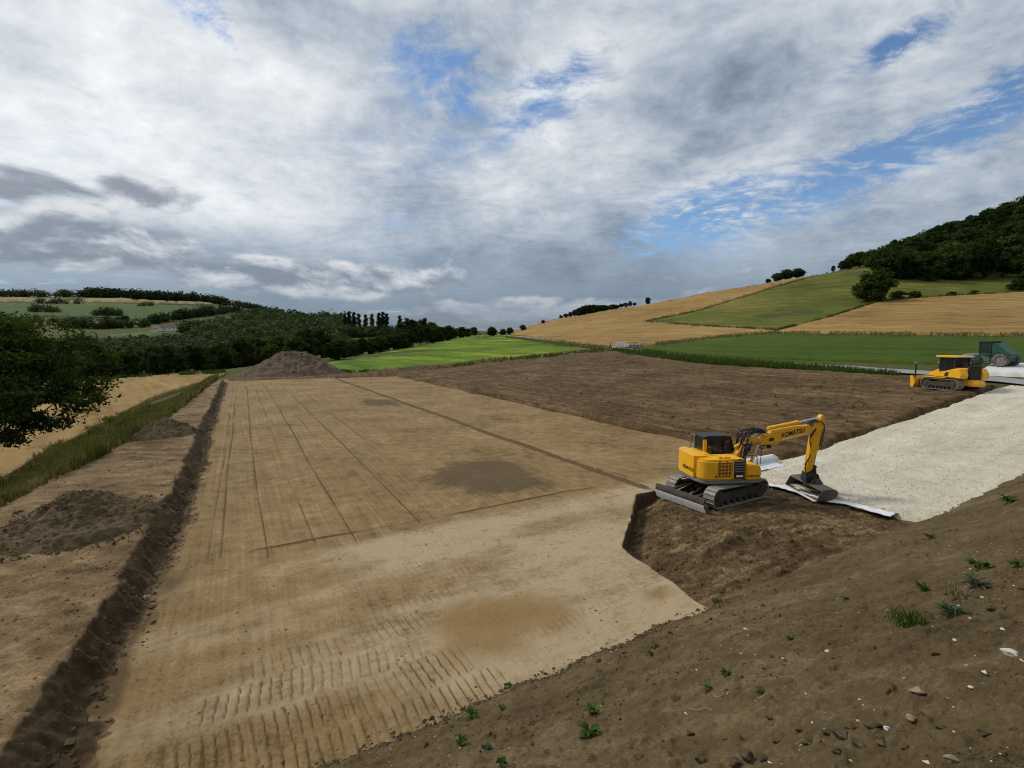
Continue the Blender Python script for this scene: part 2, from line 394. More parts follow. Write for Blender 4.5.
# ------------------------------------------------------------------ terrain profiles: depth against picture row, per column
def znat(u, v): return .0875 * (v - 25.2)
PROF = {
 -1100: (120, [(200, 390), (300, 370), (600, 330), (1000, 308), (1400, 300), (1800, 303), (4000, 315)]),
 -400: (150, [(200, 388), (280, 376), (420, 352), (600, 331), (900, 313), (1400, 298), (1700, 300), (4000, 315)]),
 0: (150, [(195, 387), (260, 378), (400, 352), (600, 330), (900, 313), (1400, 297), (1600, 298.5), (4000, 312)]),
 100: (165, [(200, 382), (260, 376), (400, 351), (600, 330), (900, 313), (1400, 297), (1600, 298.5), (4000, 312)]),
 200: (170, [(210, 375), (270, 370), (400, 351), (600, 332), (900, 316), (1350, 302), (1550, 303), (4000, 315)]),
 270: (175, [(220, 370), (280, 365), (400, 350), (600, 335), (900, 322), (1300, 311), (1500, 312), (4000, 318)]),
 330: (190, [(240, 358), (300, 354), (400, 348), (600, 338), (900, 329), (1300, 322), (1500, 323), (4000, 324)]),
 420: (290, [(350, 343.5), (420, 342.5), (600, 338), (900, 334), (1300, 331), (4000, 330)]),
 480: (400, [(480, 336.5), (560, 336), (700, 335.5), (900, 334), (1300, 332), (4000, 331)]),
 505: (330, [(400, 333.5), (480, 332.2), (600, 332.5), (900, 333.5), (4000, 332)]),
 560: (185, [(240, 334), (300, 325), (350, 319.5), (390, 318.5), (450, 320), (700, 327), (4000, 332)]),
 640: (122, [(170, 336), (230, 322), (290, 311), (340, 305.5), (380, 305.5), (450, 309), (700, 318), (4000, 330)]),
 720: (92, [(150, 335), (210, 316), (270, 300), (315, 291.5), (350, 290.5), (420, 296), (700, 310), (4000, 328)]),
 800: (80, [(120, 340), (150, 331), (200, 310), (250, 291), (290, 279.5), (320, 277), (400, 283), (700, 300), (4000, 325)]),
 870: (70, [(100, 343), (130, 333), (190, 306), (240, 284), (280, 270), (310, 266.5), (400, 262), (500, 266), (800, 285), (4000, 320)]),
 950: (60, [(85, 345), (110, 335), (150, 315), (200, 296), (250, 281), (300, 263), (360, 243), (420, 235), (600, 250), (4000, 310)]),
 1024: (50, [(75, 346), (100, 335), (140, 315), (190, 296), (250, 279), (300, 254), (360, 222), (420, 207), (600, 230), (4000, 300)]),
 1150: (48, [(72, 346), (95, 334), (135, 313), (185, 292), (245, 274), (300, 245), (360, 212), (420, 197), (600, 222), (4000, 300)]),
 1700: (40, [(60, 345), (90, 325), (130, 300), (180, 275), (240, 250), (300, 215), (360, 190), (420, 180), (600, 205), (4000, 290)]),
}
DG = np.geomspace(1, 4000, 900)
def pchip(x, y, q):
    x = np.asarray(x, float); y = np.asarray(y, float); h = np.diff(x); dl = np.diff(y) / h
    m = np.zeros_like(y); w = dl[:-1] * dl[1:]
    m[1:-1] = np.where(w > 0, 2 * dl[:-1] * dl[1:] / (dl[:-1] + dl[1:] + 1e-12), 0); m[0] = dl[0]; m[-1] = dl[-1]
    i = np.clip(np.searchsorted(x, q) - 1, 0, len(x) - 2); t = (q - x[i]) / h[i]
    return (2*t**3 - 3*t**2 + 1) * y[i] + (t**3 - 2*t*t + t) * h[i] * m[i] + (-2*t**3 + 3*t*t) * y[i+1] + (t**3 - t*t) * h[i] * m[i+1]
PA, PZ = [], []
for pxc in sorted(PROF):
    dn, pts = PROF[pxc]; a, _ = pixdir(pxc, YH); a = float(a)
    dd = [1., dn * .33, dn * .66, dn]; zz = [float(znat(*uv(a * q, q))) for q in dd]
    for d, py in pts:
        _, e = pixdir(pxc, py); dd.append(d); zz.append(CAMH + float(e) * d)
    PA.append(a); PZ.append(pchip(dd, zz, DG))
PA = np.array(PA); PZ = np.array(PZ)
def zter(x, y):
    x = np.asarray(x, float); y = np.maximum(np.asarray(y, float), 1.); a = np.clip(x / y, PA[0], PA[-1])
    i = np.clip(np.searchsorted(PA, a) - 1, 0, len(PA) - 2); t = (a - PA[i]) / (PA[i+1] - PA[i]); t = t * t * (3 - 2 * t) * .5 + t * .5
    j = np.clip(np.log(y) / np.log(4000.) * 899, 0, 898.999); j0 = j.astype(int); s = j - j0
    g = lambda ii: PZ[ii, j0] * (1 - s) + PZ[ii, j0 + 1] * s
    return g(i) * (1 - t) + g(i + 1) * t
def zground(x, y):
    u, v = uv(x, y); z = zter(x, y)
    near = (1 - sst(u, 98, 106)) * sst(v, -3.0, -1.5) * (1 - sst(v, 60, 66)) * sst(u, -30, -20)
    carve = sst(u, 5, 9) * (1 - sst(u, 99, 104)) * sst(v, -2, 0) * (1 - sst(v, 54, 58))
    return z - 2.0 * carve - .08 * sst(y, 30, 90)
def hits(px, py, d0=20, d1=2600, n=1400, zf=zter):
    px = np.atleast_1d(np.asarray(px, float)); py = np.atleast_1d(np.asarray(py, float)); a, e = pixdir(px, py)
    d = np.geomspace(d0, d1, n)[None, :]
    diff = zf(a[:, None] * d, np.broadcast_to(d, (len(px), n))) - (CAMH + e[:, None] * d)
    ok = diff > 0; i = np.where(ok.any(1), ok.argmax(1), (diff / d).argmax(1)); i = np.maximum(i, 1)
    r = np.arange(len(px)); f0, f1 = diff[r, i-1], diff[r, i]
    t = np.where((f0 < 0) & (f1 > 0), -f0 / (f1 - f0 + 1e-9), 1.0)
    dd = d[0, i-1] + (d[0, i] - d[0, i-1]) * t
    return a * dd, dd
def ground_at(px, py, **k):
    x, y = hits([px], [py], **k); return float(x[0]), float(y[0]), float(zter(x, y)[0])

# ------------------------------------------------------------------ the wide ground sheet
X, Y = polar(-3.2, 2.4, 420, 6, 4000, 520)
Z = zground(X, Y); R = np.hypot(X, Y)
Z = Z + fbm(X, Y, 1 / 40., 4, 5) * np.clip(R / 400, 0, 1) * 1.2
U_, V_ = uv(X, Y)
sheet('ground', X, Y, Z, M['ground'], keep=~((U_ > 4) & (U_ < 95) & (V_ > 2) & (V_ < 52)))

def densify(poly, step):
    out = []
    for i in range(len(poly)):
        p, q = np.array(poly[i], float), np.array(poly[(i + 1) % len(poly)], float)
        k = max(1, int(np.hypot(*(q - p)) / step))
        for j in range(k): out.append(p + (q - p) * j / k)
    return np.array(out)
def inpoly(P, poly):
    x, y = P[:, 0], P[:, 1]; c = np.zeros(len(P), bool); n = len(poly)
    for i in range(n):
        x1, y1 = poly[i]; x2, y2 = poly[(i + 1) % n]
        if y1 == y2: continue
        c ^= ((y1 > y) != (y2 > y)) & (x < (x2 - x1) * (y - y1) / (y2 - y1) + x1)
    return c
def drape(name, poly, mat, off=.15, step=4., jit=.35, zoff=None, kind='structure', vstep=None, rough=0.):
    """a field: its outline seen in the photograph, followed onto the terrain"""
    b = densify(poly, step); jn = np.stack([fbm(b[:, 0], b[:, 1], .2, 3, 3), fbm(b[:, 0], b[:, 1], .2, 3, 9)], 1) * jit
    b = b + jn; vs = vstep or step * .6
    x0, y0 = b.min(0); x1, y1 = b.max(0)
    gx, gy = np.meshgrid(np.arange(x0, x1, step), np.arange(y0, y1, vs)); g = np.stack([gx.ravel(), gy.ravel()], 1)
    g += rng.uniform(-.3, .3, g.shape) * (step, vs); g = g[inpoly(g, b)]
    P = np.concatenate([b, g]); nb = len(b)
    vo, _, fo, *_ = delaunay_2d_cdt([Vector(p) for p in P], [], [list(range(nb))], 1, 1e-4)
    vo = np.array([(p.x, p.y) for p in vo]); x, y = hits(vo[:, 0], vo[:, 1])
    z = zter(x, y) + off + (fbm(x, y, .35, 3, 4) * rough if rough else 0)
    F = np.array([f[:] for f in fo if len(f) == 3])
    V = np.stack([x, y, z], 1)
    ed = np.sort(np.concatenate([F[:, [0, 1]], F[:, [1, 2]], F[:, [2, 0]]]), 1); eu, ec = np.unique(ed, axis=0, return_counts=True); eb = eu[ec == 1]
    nz = np.cross(V[F[:, 1]] - V[F[:, 0]], V[F[:, 2]] - V[F[:, 0]])[:, 2]
    F = np.where((nz < 0)[:, None], F[:, ::-1], F)
    lo = V.copy(); lo[:, 2] -= off + .5; n0 = len(V)      # the crop's own edge, down into the ground
    F = np.concatenate([F, np.stack([eb[:, 0], eb[:, 1], eb[:, 1] + n0], 1), np.stack([eb[:, 0], eb[:, 1] + n0, eb[:, 0] + n0], 1)])
    return link(name, fastmesh(name, np.concatenate([V, lo]), F), mat, None, kind)
tag(drape('wheat_field', [(-60, 520), (-60, 392), (0, 387), (100, 379.5), (180, 375.5), (226, 374), (222, 377), (190, 387), (150, 401), (100, 428), (40, 461), (0, 485)], M['wheat'], .5, 5, rough=.12))
drape('meadow', [(318, 368), (332, 362), (350, 358), (380, 353), (420, 346), (455, 339.5), (478, 335), (500, 333.5), (530, 340), (562, 346), (600, 350), (606, 351), (560, 356), (500, 361), (440, 369), (380, 374)], M['meadow'], .18, 4)
drape('wheat_field', [(498, 332.5), (530, 325), (560, 319.2), (600, 312), (640, 306.3), (680, 299), (720, 291.3), (760, 285), (800, 278), (815, 276), (770, 289), (700, 311), (646, 322), (700, 327), (778, 331.5), (775, 333.5), (720, 338), (660, 345.5), (620, 347), (592, 345.5), (550, 340)], M['wheat2'], .5, 4)
drape('pasture', [(646, 322.2), (700, 311.2), (770, 289.5), (815, 276.3), (840, 271), (868, 267.5), (905, 276), (960, 281.5), (1040, 278), (1090, 276), (1090, 289), (1024, 292.5), (930, 298), (880, 302), (830, 318), (779, 331.3), (700, 326.8)], M['green2'], .3, 4)
drape('wheat_field', [(777, 333.8), (779, 331.8), (830, 318.4), (880, 302.4), (930, 298.4), (1024, 293), (1120, 288), (1120, 336), (1024, 337), (900, 335.5)], M['wheat2'], .55, 5)
drape('crop_field', [(628, 350), (660, 346), (720, 338.4), (775, 334), (900, 336), (1024, 337.5), (1120, 337), (1120, 372), (1024, 367), (900, 364), (800, 360.5), (720, 357), (660, 352.5)], M['green'], .25, 5)
# far slope across the valley
drape('far_pasture', [(-40, 322), (-40, 303), (40, 301), (110, 303), (190, 306), (235, 312), (215, 322), (150, 322), (110, 318), (60, 317)], M['fargrass'], 1., 8, vstep=3)
drape('far_stubble_field', [(60, 303), (90, 299), (140, 298.4), (210, 303.4), (215, 305.5), (160, 304.5), (110, 303.4)], M['farwheat'], 2., 8, vstep=2)
drape('far_stubble_field', [(-40, 303), (-40, 298.5), (20, 298), (70, 300), (50, 302.8)], M['farwheat'], 2., 8, vstep=2)
drape('far_pasture', [(85, 342), (110, 335), (165, 331), (195, 333), (160, 339)], M['fargrass'], .8, 6, vstep=2)
drape('far_pasture', [(215, 324), (232, 313), (262, 310), (266, 315), (240, 323)], M['fargrass'], 1., 6, vstep=2)
drape('far_stubble_field', [(350, 332), (356, 325.5), (392, 325), (400, 329), (384, 333)], M['farwheat'], 1., 5, vstep=2)
drape('far_pasture', [(420, 326), (450, 326), (498, 331.5), (480, 335), (440, 334)], M['fargrass'], .8, 5, vstep=2)
# ------------------------------------------------------------------ the building site
def rocks(name, P, size, mat, squash=.65, kind='stuff', seed=1, parent=None):
    r = np.random.default_rng(seed); n = len(P)
    o = np.array([(1, 0, 0), (-1, 0, 0), (0, 1, 0), (0, -1, 0), (0, 0, 1), (0, 0, -1)], float); f = np.array([(0, 2, 4), (2, 1, 4), (1, 3, 4), (3, 0, 4), (2, 0, 5), (1, 2, 5), (3, 1, 5), (0, 3, 5)])
    th = r.uniform(0, 6.28, n); c, s = np.cos(th), np.sin(th)
    V = o[None] * r.uniform(.6, 1.25, (n, 6, 1)) + r.uniform(-.25, .25, (n, 6, 3)); V[..., 2] *= squash
    V = np.stack([V[..., 0] * c[:, None] - V[..., 1] * s[:, None], V[..., 0] * s[:, None] + V[..., 1] * c[:, None], V[..., 2]], -1) * np.asarray(size).reshape(-1, 1, 1) + P[:, None, :]
    return link(name, fastmesh(name, V.reshape(-1, 3), (f[None] + np.arange(n)[:, None, None] * 6).reshape(-1, 3), False), mat, parent, kind)
def scatter_uv(n, u0, u1, v0, v1, zf, dens=None, seed=0):
    r = np.random.default_rng(seed); u = r.uniform(u0, u1, n); v = r.uniform(v0, v1, n)
    if dens is not None:
        k = r.uniform(0, 1, n) < dens(u, v); u, v = u[k], v[k]
    x, y = xy(u, v); return np.stack([x, y, zf(u, v)], 1)
def near_scatter(n, a0, a1, d0, d1, zf, cond, seed, dens=None):
    r = np.random.default_rng(seed); a = r.uniform(a0, a1, n); d = d0 * (d1 / d0) ** r.uniform(0, 1, n); x, y = a * d, d
    u, v = uv(x, y); k = cond(u, v) & (y > .5)
    if dens is not None: k &= r.uniform(0, 1, n) < dens(u, v)
    return np.stack([x[k], y[k], zf(u[k], v[k])], 1)
def zroad(v): return .0875 * np.log1p(np.exp((np.asarray(v, float) - 25.2) / 2.)) * 2. + .08
def vpit(u): return np.where(u < 11.4, 10.1 + (u - 8.2) * .156, 10.6 + (u - 11.4) * 1.14)
def pitdist(u, v): return np.minimum(v - vpit(u) + fbm(u, v, 1.6, 3, 31) * .12, (15.25 - u + fbm(v, u, 1.2, 3, 33) * .1) * .8)
# lines of loose soil left by the grader, read off the photograph
LINES = []
for (xa, ya, xb, yb) in [(220, 560, 237, 392), (267, 560, 247, 395), (317, 546, 268, 420), (358, 543, 288, 424), (397, 536, 309, 429), (423, 523, 330, 432), (452, 508, 350, 428), (208, 560, 232, 400)]:
    p = uv(*hitz(xa, ya, 0.)); q = uv(*hitz(xb, yb, 0.)); LINES.append((float(p[0]), float(p[1]), float(q[0]), float(q[1])))
TREADS = []
# (u, drift, v from, v to, width, phase, strength)
TREADS = [(7.75, .03, -1.2, 4.6, .95, .0, 1.0), (8.75, .03, -1.6, 4.2, .90, .3, 1.0), (9.7, .02, -1.2, 3.6, .85, .5, .85), (10.6, .02, -.6, 4.0, .75, .1, .6), (7.95, .02, 4.4, 10.4, .60, .6, .55), (8.75, .02, 5.0, 9.6, .5, .2, .35),
          (9.6, .03, 4.4, 9.8, .5, .7, .30), (11.5, .02, .2, 5.2, .55, .4, .45), (12.3, .01, 2.0, 6.5, .5, .8, .5), (12.95, .02, .5, 5.0, .5, .15, .3), (13.6, .02, 3.5, 8.2, .5, .35, .55), (14.5, .03, 4.6, 9.5, .5, .55, .5), (15.3, .03, 6.4, 10.5, .45, .9, .45), (10.9, .02, 5.6, 10.2, .5, .45, .35), (13.0, .0, 7.5, 11.5, .5, .05, .35)]
def blobpx(u, v, px, py, rx, ry, seed, rough=.35):
    """a stain on the ground round a picture point"""
    cu, cv = uv(*hitz(px, py, 0.)); du, dv = u - cu, v - cv
    return 1 - np.hypot(du / ry, dv / rx) + fbm(u, v, .9, 4, seed) * rough
def pad_fields(u, v):
    z = fbm(u, v, .12, 3, 1) * .03 + fbm(u, v, 1.1, 4, 2) * .014 + fbm(u, v, 7, 3, 3) * .008 * (1 - sst(u, 20, 40))
    loose = np.zeros_like(z)
    # ridge between the two strips
    cv = 15.95 + fbm(u, u * 0, .12, 2, 8) * .25; g = np.exp(-((v - cv) / .17) ** 2) * sst(u, 15, 16)
    z = z + g * (.12 + .05 * fbm(u, v, 3., 3, 9)); loose = np.maximum(loose, np.exp(-((v - cv + .05) / (.17 + .002 * u)) ** 2) * sst(u, 15, 16) * (1.15 + .5 * fbm(u, v, .5, 2, 4)))
    z = z - .10 * sst(v, cv, cv + .25) * sst(u, 16, 20)
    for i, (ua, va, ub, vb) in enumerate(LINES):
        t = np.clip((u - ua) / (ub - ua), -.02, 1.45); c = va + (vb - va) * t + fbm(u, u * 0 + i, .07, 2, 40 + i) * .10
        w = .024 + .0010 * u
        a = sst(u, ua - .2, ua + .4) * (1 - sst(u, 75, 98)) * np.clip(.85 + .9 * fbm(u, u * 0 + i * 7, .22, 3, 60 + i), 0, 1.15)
        a = a * (.62 + .15 * math.sin(i * 2.7)); g = np.exp(-((v - c) / w) ** 2); z = z + a * (.025 * np.exp(-((v - c - 2.0 * w) / w) ** 2) - .05 * g); loose = np.maximum(loose, a * g)  # groove colour holds both loose soil and the shade inside the groove
    # cross ridge where the graded part stops
    cu = 17.0 + (v - 5) * .0 + fbm(v, v * 0, .25, 3, 12) * .22
    g = np.exp(-((u - cu) / .09) ** 2) * sst(v, -.5, 1) * (1 - sst(v, 13.2, 15)) * np.clip(.85 + .8 * fbm(v, v * 0, .5, 2, 15), 0, 1)
    z = z + g * .05; loose = np.maximum(loose, g * 1.1)
    # crawler prints
    tr = np.zeros_like(z)
    for i, (u0, sl, v0, v1, w, ph, am) in enumerate(TREADS):
        c = u0 + sl * v + fbm(v, v * 0 + i, .4, 2, 70 + i) * .1
        s = sst(v, v0, v0 + .5) * (1 - sst(v, v1 - .6, v1)) * (1 - sst(np.abs(u - c) + fbm(u, v, 2.2, 2, 75) * .09, w * .40, w * .54))
        fade = am * np.clip(.75 + 1.5 * fbm(v, u * .6 + i * 5, .55, 4, 90 + i), 0, 1)
        wv = (v + (u - c) * .10 * math.sin(i * 2.3) + ph * .2 + .05 * fbm(u, v * .7, .9, 4, 21)) / .18
        k = np.abs(wv - np.round(wv)); bar = 1 - sst(k, .04, .12)
        z = z - s * fade * (.06 * bar - .010); tr = np.maximum(tr, s * fade * bar)
    near = 1 - sst(u, 15.5, 17.5)
    pale = near * np.clip(.35 + .5 * sst(v, -1, 7) + .8 * fbm(v * .35, u * 1.3, .55, 4, 23), 0, 1) * (1 - .5 * tr)
    pale = np.maximum(pale, .35 * np.clip(fbm(u * .15, v, .5, 3, 24) + .2, 0, 1))
    damp = np.maximum(blobpx(u, v, 491, 475, 3.3, 4.2, 25), blobpx(u, v, 378, 402, 2.6, 6.0, 26, .4))
    damp = np.maximum(damp, blobpx(u, v, 170, 585, .9, 1.0, 30, .5) * .6)
    ochre = np.maximum(blobpx(u, v, 505, 622, 2.6, 1.75, 27), blobpx(u, v, 660, 592, 1.0, .6, 28) * .8)
    ochre = np.maximum(ochre, blobpx(u, v, 125, 700, .8, .7, 29) * .5)
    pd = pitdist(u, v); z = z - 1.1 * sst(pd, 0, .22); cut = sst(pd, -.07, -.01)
    ft = -2.08 - .45 * (1 - sst(u, 8, 24)); spill = np.exp(-np.maximum(v - ft - .1, 0) / .22) * (.75 + .9 * fbm(u, v, .8, 4, 18)) * np.clip(1.1 - u / 90, .3, 1)
    loose = np.maximum(loose, spill)
    damp_shade = np.clip(tr * .6, 0, 1); loose = np.maximum(loose, damp_shade)  # print grooves darkened: damp soil and groove shade put into the colour
    return z, dict(pale=np.clip(pale, 0, 1), damp=np.clip(damp, 0, 1), ochre=np.clip(ochre, 0, 1), loose=np.clip(loose, 0, 1), cut=cut)
def padsheet(us, vs):
    Ug, Vg = np.meshgrid(us, vs, indexing='ij'); z, at = pad_fields(Ug, Vg); Xg, Yg = xy(Ug, Vg)
    return Xg, Yg, z, at
usn = np.concatenate([np.arange(5.2, 18.2, .05), 18.2 + np.cumsum(np.geomspace(.07, 1.75, 168))])
vsn = np.concatenate([np.arange(-3.3, 13, .028), np.arange(13, 29.4, .06)])
Xg, Yg, Zg, at = padsheet(usn, vsn); Ug, Vg = uv(Xg, Yg)
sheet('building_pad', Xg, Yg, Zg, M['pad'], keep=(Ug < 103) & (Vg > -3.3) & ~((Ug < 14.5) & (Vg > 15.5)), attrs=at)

def dig_z(u, v):
    d = np.maximum(v - vpit(np.minimum(u, 15.)), 0)
    ln = 2.3 + np.clip(12.6 - u, 0, 5) * .95
    fl = -.60 * (1 - sst(d, .1, ln))
    lump = fbm(u, v, .9, 4, 50) * .10 + clods(u * .8, v, 3.2, 51) * .05 + clods(u, v, 8., 52) * .03 + fbm(u, v, 6, 3, 53) * .03
    under = sst(u, 11.6, 12.0) * (1 - sst(u, 15.0, 15.3)) * sst(v, 15.0, 15.5) * (1 - sst(v, 20.3, 20.8))
    z = fl + lump * (1 - .9 * under) - .04 - .12 * sst(v, 18, 21) * (1 - under)
    z = z + .22 * np.exp(-((u - 10.2) / .5) ** 2 - ((v - 14.5) / 2.2) ** 2) * (.6 + clods(u, v, 2.5, 58))
    return z - 1.2 * sst(u, 15.25, 15.7)
us, vs = np.arange(6.2, 15.7, .055), np.arange(9.4, 23.6, .055)
Ug, Vg = np.meshgrid(us, vs, indexing='ij'); Xg, Yg = xy(Ug, Vg)
sheet('excavation_floor', Xg, Yg, dig_z(Ug, Vg), M['dig'])

P = scatter_uv(16000, 7.6, 40, -2, 15, lambda u, v: pad_fields(u, v)[0], lambda u, v: np.clip(14 / (u + 4), .1, 1) * np.clip(.5 + fbm(u, v, .7, 3, 55), .1, 1), 15)
P = P[pitdist(*uv(P[:, 0], P[:, 1])) < -.05]
tag(rocks('pad_crumbs', P, np.clip(.006 + np.random.default_rng(16).exponential(.009, len(P)), .005, .05), M['crumb'], .6), 'fine crumbs and grit scattered over the graded pad', 'soil')
# left bank
def vouter(u): return np.interp(u, [0, 5, 25, 41, 93, 110], [-10, -9.6, -7.9, -5.6, -3.7, -3.4])
def berm_z(u, v, attr=False):
    lip = -2.78 - .42 * (1 - sst(u, 8, 24)) + fbm(u, u * 0, .55, 4, 61) * .30 + fbm(u, v, 2.5, 3, 66) * .10; foot = -2.08 - .45 * (1 - sst(u, 8, 24)) + fbm(u, u * 0, .4, 3, 62) * .22
    t = (v - lip) / (foot - lip); H = .66 + fbm(u, v, .2, 3, 63) * .1
    wall = sst(t, 0., 1.0) ** .75
    z = H * (1 - wall) + fbm(u, v, .9, 5, 64, .6) * .07 + clods(u, v * .5, 2.6, 65) * .07 * (1 - wall) + clods(u, v, 7., 72) * .035 * (1 - sst(u, 20, 35))
    z = z + clods(u, v, 3.6, 67, .5) * .16 * np.exp(-((t - .75) / .45) ** 2) + clods(u, v, 8, 68, .5) * .07 * sst(t, -.1, .2) * (1 - sst(t, 1.3, 1.9))
    z = z + .10 * np.exp(-((t + .12) / .18) ** 2) * clods(u, v, 1.5, 69, .3)
    z = z + (fbm(u, v * .6, 2.4, 4, 73, .6) * .15 + fbm(u, v * .3, 7, 3, 74) * .06) * np.exp(-((t - .5) / .5) ** 2)
    z = z - .22 * sst(t, 1.25, 2.1)
    out = np.maximum(vouter(u) + fbm(u, u * 0, .3, 3, 70) * .3 - v, 0)
    z = z - out * .62 - .04 * sst(v, vouter(u) + 1, vouter(u))
    z = np.maximum(z, znat(u, v) - .35 * sst(out, 3, 6))
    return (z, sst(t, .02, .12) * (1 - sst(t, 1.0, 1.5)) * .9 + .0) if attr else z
us = np.concatenate([np.arange(4., 14, .06), 14 + np.cumsum(np.geomspace(.06, .9, 260))]); us = us[us < 108]
vs = np.concatenate([np.arange(-16, -4.2, .14), np.arange(-4.2, -1.2, .045)])
Ug, Vg = np.meshgrid(us, vs, indexing='ij'); Xg, Yg = xy(Ug, Vg); Zg, ct = berm_z(Ug, Vg, True)
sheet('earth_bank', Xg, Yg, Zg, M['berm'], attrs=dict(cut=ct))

# brown stripped soil right of the pad and along its far end
def vroadedge(u): return np.interp(u, [10, 18, 27, 40, 52, 70, 88, 104, 120], [56, 58, 61, 63.5, 65.5, 73, 82, 83, 84])
def dark_z(u, v):
    z = np.maximum(znat(u, v) + .14, -.05)
    z = z + fbm(u * .35, v, .6, 4, 80) * .13 + clods(u * .6, v, 1.5, 81) * .12 + clods(u, v, 4., 82) * .07 * (1 - sst(u, 30, 60))
    z = z + .22 * np.exp(-((u - 16.6) / .8) ** 2) * (.5 + clods(u, v, .9, 83, .3)) * sst(v, 27, 30)
    z = z + .5 * np.exp(-((u - 62 - (v - 40) * .15) / 2.0) ** 2) * sst(v, 40, 60) * (.4 + fbm(u, v, .3, 3, 85))
    bank = (.25 + .7 * sst(v, 8, 26)) * (.95 + .35 * fbm(u * .5, v, .15, 3, 84)) * np.exp(-((u - 102.) / 2.3) ** 2)
    z = z + bank * (1 - sst(v, 30, 60) * .7)
    edge = 27.0 + fbm(u, u * 0, .25, 4, 86) * .5 + (u - 33) * .02
    inside = np.maximum(sst(v, edge - .35, edge + .1), sst(u, 97.5 + fbm(v, v, .2, 3, 87), 99.5))
    z = z - .9 * (1 - inside)
    ug = 15.5 + fbm(v, v * 0, .3, 4, 88) * .45
    z = z - 1.6 * (1 - sst(u, ug - .45, ug + .15)) - 1.0 * sst(v, vroadedge(u), vroadedge(u) + 2) - 1.2 * sst(u, 105, 107) - .8 * (1 - sst(v, -3, -1.5))
    return z
X, Y = polar(-.75, 1.35, 620, 17, 140, 420); U_, V_ = uv(X, Y)
kp = (U_ > 14.6) & (U_ < 107.5) & (V_ > -4) & (V_ < vroadedge(U_) + 2.5) & ((V_ > 25.8) | (U_ > 96.5))
sheet('stripped_soil', X, Y, dark_z(U_, V_), M['darkfield'], keep=kp)

# gravel road
def gravel_z(u, v):
    z = zroad(v) + fbm(u, v, .5, 3, 100) * .03 + fbm(u, v, 5, 3, 101) * .012
    e = np.minimum((v - 21.05 + (11.5 - u) * .26 * 0 - np.interp(u, [8.5, 15], [.85, .75]) + fbm(u, u * 0, 1.5, 3, 102) * .1) * 1.0, 15.25 + fbm(v, v * 0, .5, 4, 103) * .3 - u)
    return z - .5 * (1 - sst(e, -.25, .18))
X, Y = polar(.38, 1.35, 420, 15, 60, 330); U_, V_ = uv(X, Y)
sheet('gravel_road', X, Y, gravel_z(U_, V_), M['gravel'], keep=(U_ > 4.5) & (U_ < 15.9) & (V_ > 19.8) & (V_ < 66))

# the embankment the photograph was taken from
def emb_z(u, v, fine=True):
    k = sst(u, -.6, 1.0)
    z = np.where(u > .2, (7.58 - u) * .655, 4.85 + (.2 - u) * .12) + zroad(v) * .82 - .065
    z = z + fbm(u, v, .25, 3, 110) * .16 * sst(np.hypot(u, v), 1, 5)
    if fine:
        z = z + fbm(u, v, 1.2, 5, 111, .6) * .09 + clods(u, v, 5., 112) * .055 + clods(u, v, 12., 113, .5) * .038 + clods(u, v, 26., 116, .5) * .018 + fbm(u, v, 18, 3, 114, .6) * .02
        z = z + clods(u, v, 2.3, 115, .62) * .05
    return z
def embxy(x, y): return emb_z(*uv(x, y))
X, Y = polar(-1.3, 2.8, 900, .6, 40, 640); U_, V_ = uv(X, Y)
sheet('embankment', X, Y, embxy(X, Y), M['emb'], keep=(U_ < 8.9) & (U_ > -4))
Ug, Vg = np.meshgrid(np.concatenate([np.arange(-120, -6, 3.), np.arange(-6, 9.2, .4)]), np.arange(-60, 90, 1.5), indexing='ij'); Xg, Yg = xy(Ug, Vg)
sheet('embankment_top', Xg, Yg, emb_z(Ug, Vg, False) - .25, M['emb'], keep=(Yg < 3.0) | (Vg < -8) | (Vg > 40))

# roads beyond the site
def ribbon(name, pts, width, mat, off, seed=0):
    P = np.array([ground_at(*p)[:2] for p in pts]); t = np.concatenate([[0], np.cumsum(np.hypot(*np.diff(P, axis=0).T))])
    q = np.arange(0, t[-1], 2.); C = np.stack([np.interp(q, t, P[:, 0]), np.interp(q, t, P[:, 1])], 1)
    k = np.ones(9) / 9; Cs = np.stack([np.convolve(np.pad(C[:, i], 4, 'edge'), k, 'valid') for i in (0, 1)], 1)
    T_ = np.gradient(Cs, axis=0); T_ /= np.linalg.norm(T_, axis=1)[:, None]; Nn = np.stack([-T_[:, 1], T_[:, 0]], 1)
    w = np.linspace(-width / 2, width / 2, 7); X = Cs[:, :1] + Nn[:, :1] * w; Y = Cs[:, 1:] + Nn[:, 1:] * w
    return sheet(name, X, Y, zter(X, Y) + off - .06 * (w / width * 2) ** 2, mat)
ribbon('asphalt_road', [(1130, 396), (1060, 388.5), (1000, 381), (940, 375.8), (880, 371.3), (820, 367.5), (770, 364), (720, 360), (670, 355.0), (640, 351.2), (610, 347.8), (582, 345), (550, 341), (520, 337.2), (504, 335.2)], 2.5, M['asphalt'], .30)
drape('concrete_apron', [(978, 376), (992, 367.5), (1024, 367), (1120, 370), (1120, 390), (1024, 378)], M['concrete'], .45, 4)
